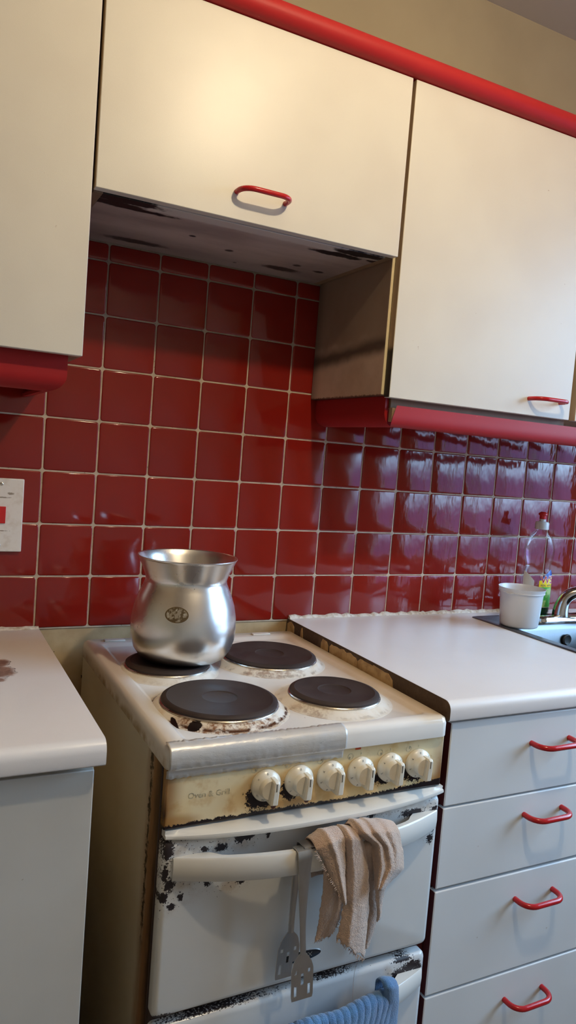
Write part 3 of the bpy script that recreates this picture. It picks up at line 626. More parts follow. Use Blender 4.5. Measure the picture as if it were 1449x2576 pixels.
# control panel
cp = obj('control_panel', B().box(.0965, .5880, -.6200, -.6047, .7530, .8422), 'panel', CK, bevel=.003, seg=3)
for (s_, x, z, sz) in (('Oven & Grill', .163, .7985, .0125),):
    obj('lettering', text_mesh(s_, sz, lambda a, b_: (x + a, -.6203, z + b_ + a * -.02)), 'faded', cp, smooth=False)
obj('indicator_lens', B().box(.4085, .4185, -.6215, -.6198, .8365, .8405), 'lens', cp, bevel=.0006)
KX = (.2524, .3085, .3645, .4202, .4770, .5336); KZ = .8005
marks = [[('0', 95), ('150', 215), ('200', 250), ('*', 140)]] + [[('0', 95), ('1', 170), ('2', 215), ('3', 255), ('4', 10)]] + [[('0', 95), ('6', 145), ('5', 195), ('4', 245), ('1', 40)]] * 4
for i, kx in enumerate(KX):
    kn = obj('knob', B().lathe([(.0225, -.6200), (.0238, -.6205), (.0240, -.6255), (.0230, -.6275), (.0168, -.6320), (.0158, -.6328), (.0152, -.6400), (.0140, -.6418), (.0, -.6420)], (kx, 0, KZ), 40, 'y'), 'knob', CK, ang=32)
    # thumb grip: a bevelled bar whose left flank is flat
    ang = math.radians(-4); ca, sa = math.cos(ang), math.sin(ang)
    def kp(x, z, y): return (kx + x * ca - z * sa, y, KZ + x * sa + z * ca)
    outl = [(-.0010, -.0205), (.0100, -.0205), (.0108, -.0190), (.0100, .0130), (.0080, .0165), (.0010, .0165), (-.0008, .0140)]
    outl2 = [(.0008, -.0195), (.0088, -.0195), (.0094, -.0180), (.0086, .0110), (.0070, .0135), (.0022, .0135), (.0010, .0115)]
    obj('grip', B().loops([[kp(x, z, -.6300) for x, z in outl], [kp(x, z, -.6480) for x, z in outl], [kp(x, z, -.6505) for x, z in outl2]]), 'knob', kn, bevel=.0008)
    obj('pointer', B().box(kx + .0042, kx + .0054, -.65085, -.6504, KZ + .001, KZ + .0125), 'print', kn)
    for ch, an in marks[i]:
        a = math.radians(an); rr = .0199; s_ = .0056 if len(ch) < 3 else .0038; th_ = a - PI / 2
        obj('dial_mark', text_mesh(ch, s_, lambda p, q: (kx + rr * math.cos(a) + p * math.cos(th_) - q * math.sin(th_), -.6302 + .0008 * q / s_ * 2, KZ + rr * math.sin(a) + p * math.sin(th_) + q * math.cos(th_))), 'print', kn, smooth=False)
    # printed zone symbol up and left of the knob
    sx, sz = kx - .0195, KZ + .0255
    ring = B(); k = len(ring.v); nseg = 24
    for q in range(nseg):
        a = 2 * PI * q / nseg
        for r_ in (.0046, .0052): ring.v.append((sx + r_ * math.cos(a), -.62025, sz + r_ * math.sin(a)))
    for q in range(nseg): ring.f.append((2 * q, 2 * q + 1, (2 * q + 3) % (2 * nseg), (2 * q + 2) % (2 * nseg)))
    dot = [(.0018, -.0016), (-.0018, -.0016), (.0018, .0018), (-.0016, -.0018), (.0016, -.0018), (.0016, .0018)][i]; kk = len(ring.v)
    for q in range(10): a = 2 * PI * q / 10; ring.v.append((sx + dot[0] + .0015 * math.cos(a), -.62025, sz + dot[1] + .002 * math.sin(a)))
    ring.f.append(tuple(kk + q for q in range(10)))
    kk = len(ring.v); ring.v += [(kx - .0004, -.62025, KZ + .0262), (kx + .0008, -.62025, KZ + .0262), (kx + .0008, -.62025, KZ + .0305), (kx - .0004, -.62025, KZ + .0305)]; ring.f.append((kk, kk + 1, kk + 2, kk + 3))
    obj('zone_symbol', ring, 'faded', cp, smooth=False)
# silver tape over the hob's front edge
rows = []; rnd = random.Random(11); NX = 90
tp = [(-.6085, .8784), (-.6150, .8783), (-.6215, .8768), (-.6268, .8733), (-.6300, .8680), (-.6304, .8600), (-.6300, .8540), (-.6285, .8470), (-.6255, .8440), (-.6222, .8415), (-.6218, .8360), (-.6216, .8290)]
for k, (y, z) in enumerate(tp):
    row = []
    for i in range(NX + 1):
        x = .0960 + (.3850 - .0960) * i / NX + (rnd.uniform(-.0008, .0008) if i in (0, NX) else 0)
        edge = (rnd.uniform(-.0012, .0012) if k in (0, len(tp) - 1) else 0)
        crk = (.0016 * rnd.uniform(.1, 1) if 6 < k < 9 else .00025 * rnd.random())
        row.append((x, y - .0004 - abs(crk), z + edge + (-.004 * (x - .24) if k > 9 else 0)))
    rows.append(row)
tape = obj('tape_strip', B().grid(rows), 'tape', CK, ang=60); tag(tape, 'crinkled silver tape over the hob edge')
md = tape.modifiers.new('thick', 'SOLIDIFY'); md.thickness = .0005; md.offset = 1
# visor lip above the oven door
def bow(x, x0, x1, ye, ym, pw=2.0):
    q = abs((x - (x0 + x1) / 2) / ((x1 - x0) / 2)); return ye + (ym - ye) * (1 - q ** pw)


x0, x1 = .1005, .5945; L = []
for i in range(41):
    x = x0 + (x1 - x0) * i / 40; yf = bow(x, x0, x1, -.6235, -.6500, 2.4); k_ = 1 - .35 * abs((x - .3475) / .247) ** 6
    zc = .7445
    L.append([(x, -.6046, zc - .0050), (x, yf + .004, zc - .0075 * k_), (x, yf + .0008, zc - .0060 * k_), (x, yf, zc - .0025), (x, yf + .0010, zc + .0008), (x, yf + .0045, zc + .0030 * k_), (x, -.6200, zc + .0068), (x, -.6046, zc + .0068)])
obj('visor', B().loops(L), 'enamel', CK, ang=40)


def door_panel(z0, z1, mat):
    L = []
    for ins, y, rr in ((0, -.6048, .008), (0, -.6180, .008), (.0015, -.6220, .009), (.0050, -.6246, .010), (.0090, -.6252, .010)):
        L.append([(x, y, z) for x, z in rrect(.0975 + ins, .5875 - ins, z0 + ins, z1 - ins, rr)])
    return obj('oven_door', B().loops(L, True, True, True), mat, CK, ang=40)


def door_handle(parent, z, ym, x0=.1125, x1=.5800, hh=.0185):
    L = []; n = 48
    for i in range(n + 1):
        x = x0 + (x1 - x0) * i / n; y = bow(x, x0, x1, -.6290, ym, 2.2); q = abs((x - (x0 + x1) / 2) / ((x1 - x0) / 2))
        h_ = hh * (1 - .10 * q ** 4); yb = min(-.6240 if q > .80 else y + .0125, -.6240) if q <= .80 else -.6240
        if q <= .80: yb = max(y + .011, -.95) if y + .011 < -.6255 else -.6255
        if .70 < q <= .80: yb = yb + (-.6240 - yb) * (q - .70) / .10
        yb = max(yb, y + .004)
        L.append([(x, y + .0022, z - h_), (x, y, z - h_ + .0025), (x, y - .0012, z), (x, y, z + h_ - .0025), (x, y + .0022, z + h_), (x, yb, z + h_ - .001), (x, yb, z - h_ + .001)])
    return obj('handle', B().loops(L), 'enamel', parent, ang=45)


od = door_panel(.4705, .7365, 'door'); tag(od, 'chipped white upper oven door')
door_handle(od, .6975, -.6745)
ld = door_panel(.090, .4560, 'door_low'); tag(ld, 'chipped white lower oven door')
door_handle(ld, .4130, -.6745)
# badge
def oval(cx, cz, rx, rz, y, n=40): return [(cx + rx * math.cos(2 * PI * k / n) * (1), y, cz + rz * math.sin(2 * PI * k / n)) for k in range(n)]


bd = obj('badge', B().loops([oval(.335, .5110, .0375, .0085, -.6250), oval(.335, .5110, .0375, .0085, -.6266), oval(.335, .5110, .0362, .0073, -.6270)]), 'badge', od, ang=30)
obj('badge_rim', B().loops([oval(.335, .5110, .0385, .0095, -.6251), oval(.335, .5110, .0385, .0095, -.6262), oval(.335, .5110, .0374, .0084, -.6268), oval(.335, .5110, .0374, .0084, -.6251)], True, False, False), 'silver', bd, ang=30)
obj('lettering', text_mesh('BENDIX', .0105, lambda a, b_: (.335 + a * 1.15, -.6273, .5110 + b_)), 'silver', bd, smooth=False)

# ------------------------------------------------------------------ stock pot
PX, PY, PZ = .2385, -.2480, .8912
out = [(0, 0), (.060, 0), (.0720, .0015), (.0830, .008), (.0930, .022), (.0990, .042), (.1008, .062), (.0995, .084), (.0950, .106), (.0880, .126), (.0815, .140), (.0782, .148), (.0772, .153), (.0780, .158), (.0800, .164), (.0840, .174), (.0885, .184), (.0925, .1925), (.0938, .1950)]
inn = [(.0950, .1962), (.0948, .1978), (.0935, .1980), (.0920, .1965), (.0875, .186), (.0825, .174), (.0785, .164), (.0762, .157), (.0756, .153), (.0766, .147), (.0800, .139), (.0865, .125), (.0935, .105), (.0980, .084), (.0993, .062), (.0975, .042), (.0915, .023), (.0815, .0095), (.071, .003), (.06, .0018), (0, .0018)]
pot = thing('stock_pot', (PX, PY, PZ), 'round-bellied aluminium pot with flared rim on the rear left hotplate', 'pot')
obj('pot_body', B().lathe([(a, PZ + h) for a, h in out + inn], (PX, PY), 96), 'alu', pot, ang=60)
# leftover of an oval sticker, laid on the belly
q = px(442, 1517, -.345); aa0 = math.atan2(-1.0, .02)
def belly(h):
    for (r0, h0), (r1, h1) in zip(out[4:], out[5:]):
        if h0 <= h <= h1: return r0 + (r1 - r0) * (h - h0) / (h1 - h0)
    return .1
ca0 = None; best = 9
for k in range(400):
    a = -PI + PI * k / 400; pnt = Vector((PX + belly(.098) * math.cos(a), PY + belly(.098) * math.sin(a), PZ + .098)); dv = pnt - CAM_P
    u = 724.5 + FPX * dv.dot(r) / dv.dot(f)
    if abs(u - 442) < 2.5 and dv.xy.dot(Vector((math.cos(a), math.sin(a)))) < 0: ca0 = a
def patch(rx0, rx1, lift, n=40):
    b_ = B()
    rings = []
    for q_ in (rx0, rx1):
        ring = []
        for k in range(n):
            t_ = 2 * PI * k / n; h = .1035 + .0140 * q_ * math.sin(t_); a = ca0 + .0215 * q_ * math.cos(t_) / .0965; rr = belly(h) + lift
            ring.append((PX + rr * math.cos(a), PY + rr * math.sin(a), PZ + h))
        rings.append(ring)
    return b_.loops(rings, True, rx0 > 0 and rx0 < .1, False)
sk = obj('sticker_residue', patch(.05, .93, .0009), 'residue', pot); tag(sk, 'brown oval remains of a sticker')
obj('residue_rim', patch(.88, 1.0, .0011), 'residue_rim', sk)

# ------------------------------------------------------------------ spatulas on the oven handle
def spatula(xt, xb, ybar, yf, zt, zn, zb, hook_front, label, wtop=.0118, back=False):
    """slotted turner: hook over the handle bar, tapering shaft, slotted blade.  xt/xb: x at top and at blade, zn: blade neck, zb: tip"""
    t = thing('spatula', (xb, yf, zb), label, 'spatula', 'slotted steel spatulas on the oven handle'); T = .0018
    # hook and shaft as one bent strap
    hook = []
    if not back: pts = [(ybar + .0195, zt - .032), (ybar + .0200, zt - .010), (ybar + .0165, zt - .002), (ybar + .008, zt), (yf + .002, zt - .001), (yf, zt - .006)]
    else: pts = [(ybar - .0045, zt), (ybar - .0020, zt + .0001), (ybar + .002, zt), (ybar + .014, zt - .0), (yf - .0005, zt - .003), (yf, zt - .008)]
    L = []
    for y, z in pts: L.append((xt, y, z, wtop, T))
    n = 14
    for k in range(1, n + 1):
        q_ = k / n; z = pts[-1][1] + (zn - pts[-1][1]) * q_; x = xt + (xb - xt) * q_
        w = wtop * (1 - q_) ** 1.0 + .0046 * q_ if q_ < .55 else (.0046 + (wtop - .0046) * .45 * (1 - (q_ - .55) / .45) * 1.0)
        w = .0046 + (wtop - .0046) * (1 - min(1, q_ / .75)) ** 1.3
        L.append((x, yf + .004 * math.sin(q_ * PI), z, w, T + .0012 * math.sin(min(1, q_ * 1.3) * PI)))
    rings = []
    for i, (x, y, z, w, tt) in enumerate(L):
        p0 = L[max(i - 1, 0)]; p1 = L[min(i + 1, len(L) - 1)]; ty, tz = p1[1] - p0[1], p1[2] - p0[2]; l_ = math.hypot(ty, tz) or 1; ny, nz = -tz / l_, ty / l_
        rings.append([(x - w, y - ny * tt / 2, z - nz * tt / 2), (x - w * .6, y - ny * tt * .75, z - nz * tt * .75), (x + w * .6, y - ny * tt * .75, z - nz * tt * .75), (x + w, y - ny * tt / 2, z - nz * tt / 2), (x + w, y + ny * tt / 2, z + nz * tt / 2), (x - w, y + ny * tt / 2, z + nz * tt / 2)])
    obj('shaft', B().loops(rings), 'spatula', t, ang=50)
    # blade with five slots: columns of quads around the holes
    bw = .0185; H = zn - zb; b_ = B(); sl = (xb - xt) / (zn - zt) if zn != zt else 0
    xs = [-1, -.74, -.50, -.13, .13, .50, .74, 1]; zs = [0, .10, .36, .40, .47, .64, .74, .93]
    slots = {(1, 1), (5, 1), (3, 3), (1, 4), (5, 4)}
    slots = {(1, 1), (5, 1), (3, 2), (3, 3), (1, 5), (5, 5), (3, 4)}
    def bp(i, j, y):
        z = zn - .012 - (H - .012) * (1 - zs[j] / .93) if True else 0
        wf = bw * (1 if zs[j] < .9 else .80) * (1 if zs[j] > .02 else .93)
        return (xb + sl * (z - zn) + xs[i] * wf, y, zb + (H - .012) * zs[j] / .93)
    for i in range(7):
        for j in range(7):
            if (i, j) in slots: continue
            k = len(b_.v)
            b_.v += [bp(i, j, yf), bp(i + 1, j, yf), bp(i + 1, j + 1, yf), bp(i, j + 1, yf), bp(i, j, yf + .0014), bp(i + 1, j, yf + .0014), bp(i + 1, j + 1, yf + .0014), bp(i, j + 1, yf + .0014)]
            b_.f += [(k, k + 1, k + 2, k + 3), (k + 7, k + 6, k + 5, k + 4)]
            for (e0, e1, nb) in ((0, 1, (i, j - 1)), (1, 2, (i + 1, j)), (2, 3, (i, j + 1)), (3, 0, (i - 1, j))):
                if nb in slots or not (0 <= nb[0] < 7 and 0 <= nb[1] < 7): b_.f.append((k + e1, k + e0, k + e0 + 4, k + e1 + 4))
    # shoulders up to the shaft
    zt_ = zb + H - .012; xx = xb
    b_.loops([[(xx - bw * .80, yf, zt_), (xx + bw * .80, yf, zt_), (xx + bw * .80, yf + .0014, zt_), (xx - bw * .80, yf + .0014, zt_)], [(xx - bw * .62, yf, zt_ + .006), (xx + bw * .62, yf, zt_ + .006), (xx + bw * .62, yf + .0014, zt_ + .006), (xx - bw * .62, yf + .0014, zt_ + .006)],
              [(xx - .0048, yf - .0003, zt_ + .0135), (xx + .0048, yf - .0003, zt_ + .0135), (xx + .0048, yf + .0018, zt_ + .0135), (xx - .0048, yf + .0018, zt_ + .0135)]])
    obj('blade', b_, 'spatula', t, smooth=False)
    return t


spatula(.2985, .3085, -.6760, -.6785, .7185, .5560, .4835, True, 'slotted steel spatula hooked over the front of the oven handle')
spatula(.3080, .3020, -.6690, -.6480, .7205, .5720, .5005, False, 'slotted steel spatula hanging behind the other, against the oven door', wtop=.0090, back=True)


# ------------------------------------------------------------------ cloths
def drape(left, right, y_top, y_bot, bulge, rows=44, cols=26, wrap=True, seed=0, folds=(), zbar=.7165, ybar=-.668, tail=.05, fray=0.0, rib=None):
    """cloth panel between two outlines given as photo pixels, resting on the bar at the top and running over it"""
    rnd = random.Random(seed)
    def along(pl, t):
        n = len(pl) - 1; s_ = t * n; i = min(int(s_), n - 1); q_ = s_ - i; a, b_ = pl[i], pl[i + 1]; return (a[0] + (b_[0] - a[0]) * q_, a[1] + (b_[1] - a[1]) * q_)
    out_ = []
    front = []
    jag = [rnd.uniform(-1, 1) for _ in range(cols + 1)]
    for k in range(rows + 1):
        t = k / rows; row = []
        for i in range(cols + 1):
            s_ = i / cols; a = along(left, t); b_ = along(right, t)
            u = a[0] + (b_[0] - a[0]) * s_; v = a[1] + (b_[1] - a[1]) * s_
            if k == rows: v += jag[i] * fray * 7
            if i in (0, cols) and fray: u += rnd.uniform(-1, 1) * fray * 2.5
            y = y_top + (y_bot - y_top) * t - bulge * math.sin(PI * s_) ** .8
            for fs, fa, fd in folds: y -= fa * math.exp(-((s_ - fs - fd * t) / .10) ** 2)
            p = px(u, v, y); row.append(p)
        front.append(row)
    if wrap:
        top = front[0]; rw_ = []
        for stp in range(7, 0, -1):
            row = []
            for i, p in enumerate(top):
                q_ = stp / 7
                if q_ < .55: row.append(Vector((p.x, p.y + (ybar + .022 - p.y) * (q_ / .55), p.z + .006 * math.sin(q_ / .55 * PI))))
                else: row.append(Vector((p.x, ybar + .024, p.z - tail * (q_ - .55) / .45)))
            rw_.append(row)
        front = rw_ + front
    return B().grid(front)


ct = thing('beige_rag', (.40, -.675, .50), 'frayed beige terry rag draped over the upper oven handle', 'cloth')


def cloth(name, b_, mat, parent, thick=.0028, disp=.0022, scale=.012):
    o = obj(name, b_, mat, parent, ang=180)
    s_ = o.modifiers.new('thick', 'SOLIDIFY'); s_.thickness = thick; s_.offset = 0
    ss = o.modifiers.new('sub', 'SUBSURF'); ss.levels = 1; ss.render_levels = 1
    for nm_, sc_, st_ in (('creases', scale * 2.2, disp), ('pile', .0028, .0011)):
        tx = bpy.data.textures.new(name + nm_, 'CLOUDS'); tx.noise_scale = sc_; tx.noise_depth = 2
        dm = o.modifiers.new(nm_, 'DISPLACE'); dm.texture = tx; dm.strength = st_; dm.mid_level = .5; dm.texture_coords = 'GLOBAL'
    return o


YB = -.676
cloth('rear_layer', drape([(912, 2130), (922, 2200), (926, 2290), (914, 2392)], [(955, 2120), (950, 2230), (953, 2300), (926, 2384)], YB - .001, -.640, .003, seed=5, cols=14, fray=.3), 'beige_cloth', ct)
cloth('under_fold', drape([(815, 2160), (812, 2240), (802, 2310), (792, 2368)], [(872, 2150), (868, 2250), (856, 2310), (834, 2350)], YB - .001, -.660, .004, seed=1, cols=20, fray=1.0), 'beige_cloth', ct)
cloth('centre_fold', drape([(868, 2108), (868, 2200), (862, 2290), (846, 2362)], [(912, 2108), (926, 2190), (927, 2290), (917, 2412)], YB - .003, -.672, .010, seed=2, cols=24, folds=((.35, .002, .05),), fray=1.2), 'beige_cloth', ct)
cloth('left_fold', drape([(794, 2136), (812, 2158), (832, 2210), (862, 2268)], [(866, 2104), (868, 2150), (868, 2205), (870, 2276)], YB - .004, -.685, .006, seed=3, cols=22, rows=34, folds=((.55, .004, .2),), fray=.8), 'beige_cloth', ct)
cloth('right_fold', drape([(893, 2096), (934, 2120), (940, 2180), (944, 2240)], [(1004, 2090), (1014, 2140), (1016, 2185), (962, 2238)], YB - .001, -.680, .012, seed=4, cols=30, rows=34, folds=((.22, .007, .05), (.50, .005, .12), (.80, .005, -.05)), fray=.3), 'beige_cloth', ct)
cloth('right_tail', drape([(944, 2220), (945, 2262), (950, 2300), (948, 2318)], [(972, 2226), (962, 2262), (960, 2290), (956, 2310)], -.681, -.668, .004, seed=6, cols=10, rows=14, wrap=False, fray=.5), 'beige_cloth', ct)
p0, p1, p2, p3 = px(900, 2420, -.676), px(884, 2450, -.665), px(890, 2500, -.650), px(884, 2590, -.640)
obj('loose_thread', B().tube(bez(p0, p1, p2, p3, 16), .00025, 5), 'beige_cloth', ct)
fb = B(); rnd = random.Random(21)
for (ua, va, ub, vb, n, du, dv, yy) in ((792, 2368, 834, 2350, 16, -3, 9, -.662), (846, 2362, 880, 2388, 12, -2, 9, -.676), (880, 2388, 917, 2412, 16, -2, 14, -.678), (794, 2136, 832, 2210, 18, -8, 3, -.686), (832, 2210, 866, 2272, 14, -5, 6, -.690), (856, 2310, 834, 2350, 10, 5, 6, -.664)):
    for k in range(n):
        q_ = (k + rnd.random()) / n; a = px(ua + (ub - ua) * q_, va + (vb - va) * q_, yy); e_ = px(ua + (ub - ua) * q_ + du * rnd.uniform(.2, 1.2) + rnd.uniform(-3, 3), va + (vb - va) * q_ + dv * rnd.uniform(.2, 1.1), yy - rnd.uniform(0, .003))
        mid_ = (a + e_) / 2 + Vector((rnd.uniform(-.001, .001), 0, rnd.uniform(-.001, .001))); fb.tube([a, mid_, e_], [.0007, .0005, .0002], 5)
tag(obj('frayed_threads', fb, 'beige_cloth', ct), kind='stuff')

# blue ribbed towel over the lower handle
bt = thing('blue_towel', (.42, -.676, .25), 'blue ribbed towel hanging over the lower oven handle', 'towel')
rows = []; xa, xb = .285, .503; nx = 170; zt = .4335
for k in range(40):
    row = []
    for i in range(nx + 1):
        x = xa + (xb - xa) * i / nx; yb_ = bow(x, .1125, .58, -.6290, -.6745, 2.2); rib = .0016 * abs(math.sin(PI * (x - xa) / .0135)) ** .6
        sag = 0.0
        if k < 8: q_ = k / 7; y, z = yb_ + .016, zt - .12 + .112 * q_; y += rib * .5
        elif k < 16:
            a = PI * (k - 7) / 9; y = yb_ + .006 + (.0105 + rib) * math.cos(a); z = zt - .009 + (.0100 + rib) * math.sin(a) + .002 * math.sin(x * 60)
        else: q_ = (k - 15) / 24; y = yb_ - .006 - rib - .004 * math.sin(x * 45 + 1) * q_; z = zt - .009 - .17 * q_; 
        row.append((x - .035 * max(0, (k - 15) / 24) * (1 if i > nx * .6 else .4), y, z))
    rows.append(row)
cloth('towel_sheet', B().grid(rows), 'blue_cloth', bt, .002, .0015, .02)
cloth('side_fold', drape([(966, 2486), (962, 2520), (952, 2560), (944, 2600)], [(1003, 2482), (1004, 2520), (1000, 2560), (998, 2600)], -.664, -.652, .006, seed=8, cols=14, rows=20, zbar=.4335, ybar=-.664, tail=.04), 'blue_cloth', bt, .002, .0015, .02)

# ------------------------------------------------------------------ switch plate
t = thing('cooker_switch', (-.0775, 0, 1.13), 'white cooker switch plate with red rocker on the tiles', 'switch')
obj('plate', B().box(-.1205, -.0345, -.0095, -.0002, 1.0570, 1.2050), 'switch', t, bevel=.002, seg=3)
obj('rocker', B().prism([(-.0095, 1.1146), (-.0125, 1.1146), (-.0150, 1.1486), (-.0095, 1.1486)], 'x', -.0875, -.0677), 'nozzle', t, bevel=.0008)
for z in (1.0700, 1.1935): obj('screw', B().lathe([(0, -.0094), (.0035, -.0094), (.0033, -.0105), (.0020, -.0112), (.0001, -.0113)], (-.0775, 0, z), 20, 'y'), 'trim', t)

# ------------------------------------------------------------------ sink, tap, tub, bottle
t = thing('sink', (1.45, -.28, .74), 'stainless steel sink set into the right worktop', 'sink')
def ring_z(x0, x1, y0, y1, rr, z): return [(x, y, z) for x, y in rrect(x0, x1, y0, y1, rr, 5)]
obj('bowl', B().loops([ring_z(1.1205, 1.808, -.507, -.0555, .010, .8992), ring_z(1.1205, 1.808, -.507, -.0555, .010, .9006), ring_z(1.1235, 1.805, -.504, -.0585, .010, .9022), ring_z(1.1290, 1.800, -.4985, -.0640, .010, .9012), ring_z(1.150, 1.52, -.480, -.1600, .045, .9008),
     ring_z(1.1545, 1.5155, -.4755, -.1645, .042, .8975), ring_z(1.160, 1.510, -.470, -.170, .040, .8850), ring_z(1.172, 1.498, -.458, -.182, .036, .752), ring_z(1.190, 1.480, -.44, -.20, .030, .7420), ring_z(1.30, 1.37, -.35, -.28, .030, .7400)], True, False, True), 'steel', t, ang=50)
ov = obj('overflow', B().lathe([(0, -.1745), (.0140, -.1745), (.0150, -.1760), (.0150, -.1790), (.0125, -.1815), (.0100, -.1800), (.0, -.1800)], (1.3555, 0, .8585), 28, 'y'), 'rubber', t)
t = thing('mixer_tap', (1.365, -.125, .9015), 'chrome mixer tap with curved spout behind the sink', 'tap')
obj('base', B().loops([[(1.42 + 1.0 * (x - 1.42), y, z) for x, y in rrect(1.285 + i_, 1.565 - i_, -.149 + i_, -.101 - i_, .022 - i_ * .5, 5)] for z, i_ in ((.9012, 0), (.9090, .001), (.9140, .006), (.9160, .012))]), 'chrome', t, ang=40)
for hx in (1.535,):
    hd = obj('valve', B().lathe([(.019, .9150), (.0185, .928), (.0155, .936), (.0150, .944), (.0001, .9445)], (hx, -.125), 28), 'chrome', t)
    if hx > 1.4: obj('lever', B().lathe([(.022, .9446), (.023, .955), (.021, .966), (.012, .970), (.0001, .9705)], (hx, -.125), 10), 'chrome', hd)
pts = bez((1.378, -.125, .912), (1.375, -.125, .985), (1.41, -.145, .990), (1.475, -.20, .984), 16) + [(1.52, -.235, .968)]
obj('spout', B().tube(pts, [.0225 - .0002 * k - (.004 if k > 3 else .001 * k) for k in range(18)], 18), 'chrome', t, ang=60)
TX, TY, TZ = 1.1815, -.170, .9024
t = thing('plastic_tub', (TX, TY, TZ), 'cloudy white plastic tub on the left corner of the sink', 'tub')
pr_ = [(0, 0), (.044, 0), (.0472, .0015), (.0485, .005), (.0540, .080), (.0548, .0870), (.0575, .0880), (.0582, .0900), (.0572, .0910), (.0590, .0985), (.0597, .1000), (.0590, .1004), (.0580, .0990), (.0562, .0910), (.0535, .0850), (.0522, .078), (.0470, .006), (.0455, .0030), (0, .0026)]
obj('tub_body', B().lathe([(a, TZ + h) for a, h in pr_], (TX, TY), 64), 'tub', t, ang=45)
a0 = math.radians(196); tabp = [(.0570, -.010), (.0650, -.006), (.0665, 0), (.0650, .006), (.0570, .010)]
tb = [(TX + rr * math.cos(a0) - s_ * math.sin(a0), TY + rr * math.sin(a0) + s_ * math.cos(a0)) for rr, s_ in tabp]
obj('pull_tab', B().prism(tb, 'z', TZ + .0875, TZ + .0895), 'tub', t)
# bottle (flattened oval section, waisted)
BX, BY, BZ, BA = 1.338, -.0640, .9024, math.radians(-20)
t = thing('soap_bottle', (BX, BY, BZ), 'clear dish soap bottle with red nozzle standing behind the tub', 'bottle')
bprof = [(.030, .018, 0), (.040, .0255, .003), (.0440, .0280, .012), (.0450, .0285, .030), (.0450, .0285, .085), (.0440, .0280, .110), (.0410, .0265, .124), (.0375, .0250, .132), (.0360, .0245, .137), (.0380, .0250, .145), (.0425, .0265, .160), (.0440, .0270, .172), (.0435, .0268, .188), (.0405, .0255, .205), (.0345, .0235, .220), (.0250, .0195, .232), (.0165, .0155, .240), (.0130, .0130, .2425)]
def bring(a, b_, h, n=48, pw=1.0): return [(BX + a * math.cos(2 * PI * k / n) * math.cos(BA) - b_ * math.sin(2 * PI * k / n) * math.sin(BA), BY + a * math.cos(2 * PI * k / n) * math.sin(BA) + b_ * math.sin(2 * PI * k / n) * math.cos(BA), BZ + h) for k in range(n)]
bb = obj('bottle_body', B().loops([bring(a + (.0012 * math.sin(h * 900) if .137 < h < .17 else 0), b_, h) for a, b_, h in bprof]), 'clear', t, ang=60)
obj('soap', B().loops([bring(a * .955, b_ * .95, h + .001) for a, b_, h in bprof[:3]] + [bring(.0430, .0272, .030), bring(.0428, .0270, .033)]), 'soap', t, ang=60)
cp_ = obj('cap', B().lathe([(.0135, BZ + .2428), (.0188, BZ + .2430), (.0188, BZ + .2600), (.0170, BZ + .2635), (.0090, BZ + .2650), (.0088, BZ + .2710), (.0001, BZ + .2712)], (BX, BY), 32), 'cap', t, ang=40)
obj('nozzle', B().lathe([(.0085, BZ + .2713), (.0090, BZ + .2715), (.0088, BZ + .2800), (.0125, BZ + .2835), (.0120, BZ + .2870), (.0065, BZ + .2915), (.0001, BZ + .2920)], (BX, BY), 28), 'nozzle', cp_, ang=40)
def onb(s_, h, lift=.0006):
    """s_: metres along the oval's front side from its centre line, h: height"""
    for (a1, b1, h1), (a2, b2, h2) in zip(bprof, bprof[1:]):
        if h1 <= h <= h2: q_ = (h - h1) / (h2 - h1); a, b_ = a1 + (a2 - a1) * q_, b1 + (b2 - b1) * q_; break
    al = -PI / 2 + s_ / (.60 * a + .40 * b_); x, y = (a + lift) * math.cos(al), (b_ + lift) * math.sin(al)
    return (BX + x * math.cos(BA) - y * math.sin(BA), BY + x * math.sin(BA) + y * math.cos(BA), BZ + h)
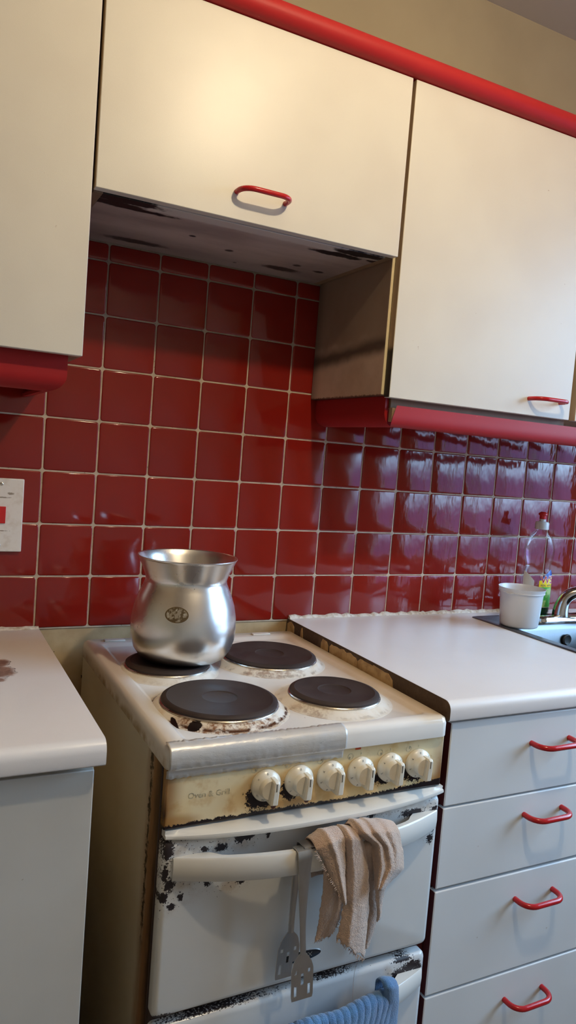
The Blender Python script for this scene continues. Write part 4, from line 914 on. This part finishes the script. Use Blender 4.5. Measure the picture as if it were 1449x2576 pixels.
def label_grid(s0, s1, h0, h1, curve, lift):
    rows_ = []
    for k in range(15):
        row = []
        for i in range(15):
            s_ = s0 + (s1 - s0) * i / 14; top = h1 + curve(i / 14); row.append(onb(s_, h0 + (top - h0) * k / 14, lift))
        rows_.append(row)
    return B().grid(rows_)
lf = obj('front_label', label_grid(-.004, .036, .026, .100, lambda q_: .032 * math.sin(q_ * PI / 2), .0007), 'label_front', t, ang=60)
tag(lf, 'blue, yellow and green apple label')
lbk = obj('back_label', label_grid(-.048, -.016, .028, .100, lambda q_: .024 * math.cos(q_ * PI / 2), .0007), 'label_back', t, ang=60)
obj('lettering', text_mesh('W5', .029, lambda a, b_: onb(.018 + a * .85, .1035 + b_, .0011), .0014), 'ink_white', lf, smooth=False)
obj('lettering', text_mesh('W5', .029, lambda a, b_: onb(.018 + a * .85, .1035 + b_, .0015), 0), 'ink_red', lf, smooth=False)
obj('lettering', text_mesh('REAL APPLE', .0085, lambda a, b_: onb(.017 + a * .78, .0880 + b_, .0012)), 'ink_blue', lf, smooth=False)
obj('embossed_lettering', text_mesh('W5', .020, lambda a, b_: onb(.016 + a, .190 + b_, .0008)), 'clear', bb, smooth=False)

# ------------------------------------------------------------------ pendant lamp
t = thing('pendant_lamp', (BULB_POS[0], BULB_POS[1], ZC), 'bare bulb hanging from the ceiling on a white cord', 'lamp')
bx, by, bz = BULB_POS
obj('ceiling_rose', B().lathe([(.04, ZC - .0005), (.04, ZC - .012), (.025, ZC - .022), (.006, ZC - .026), (.0001, ZC - .026)], (bx, by), 28), 'white', t)
obj('cord', B().tube([(bx, by, ZC - .026), (bx, by, bz + .085)], .003, 8), 'white', t)
obj('bulb_holder', B().lathe([(.0001, bz + .086), (.012, bz + .085), (.017, bz + .07), (.017, bz + .040), (.015, bz + .034), (.0001, bz + .034)], (bx, by), 24), 'white', t)
obj('bulb', B().lathe([(.0001, bz - .029)] + [(.029 * math.cos(a), bz + .029 * math.sin(a)) for a in [math.radians(q_) for q_ in range(-80, 61, 10)]] + [(.0125, bz + .033), (.0001, bz + .0335)], (bx, by), 28), 'bulb', t, ang=60)
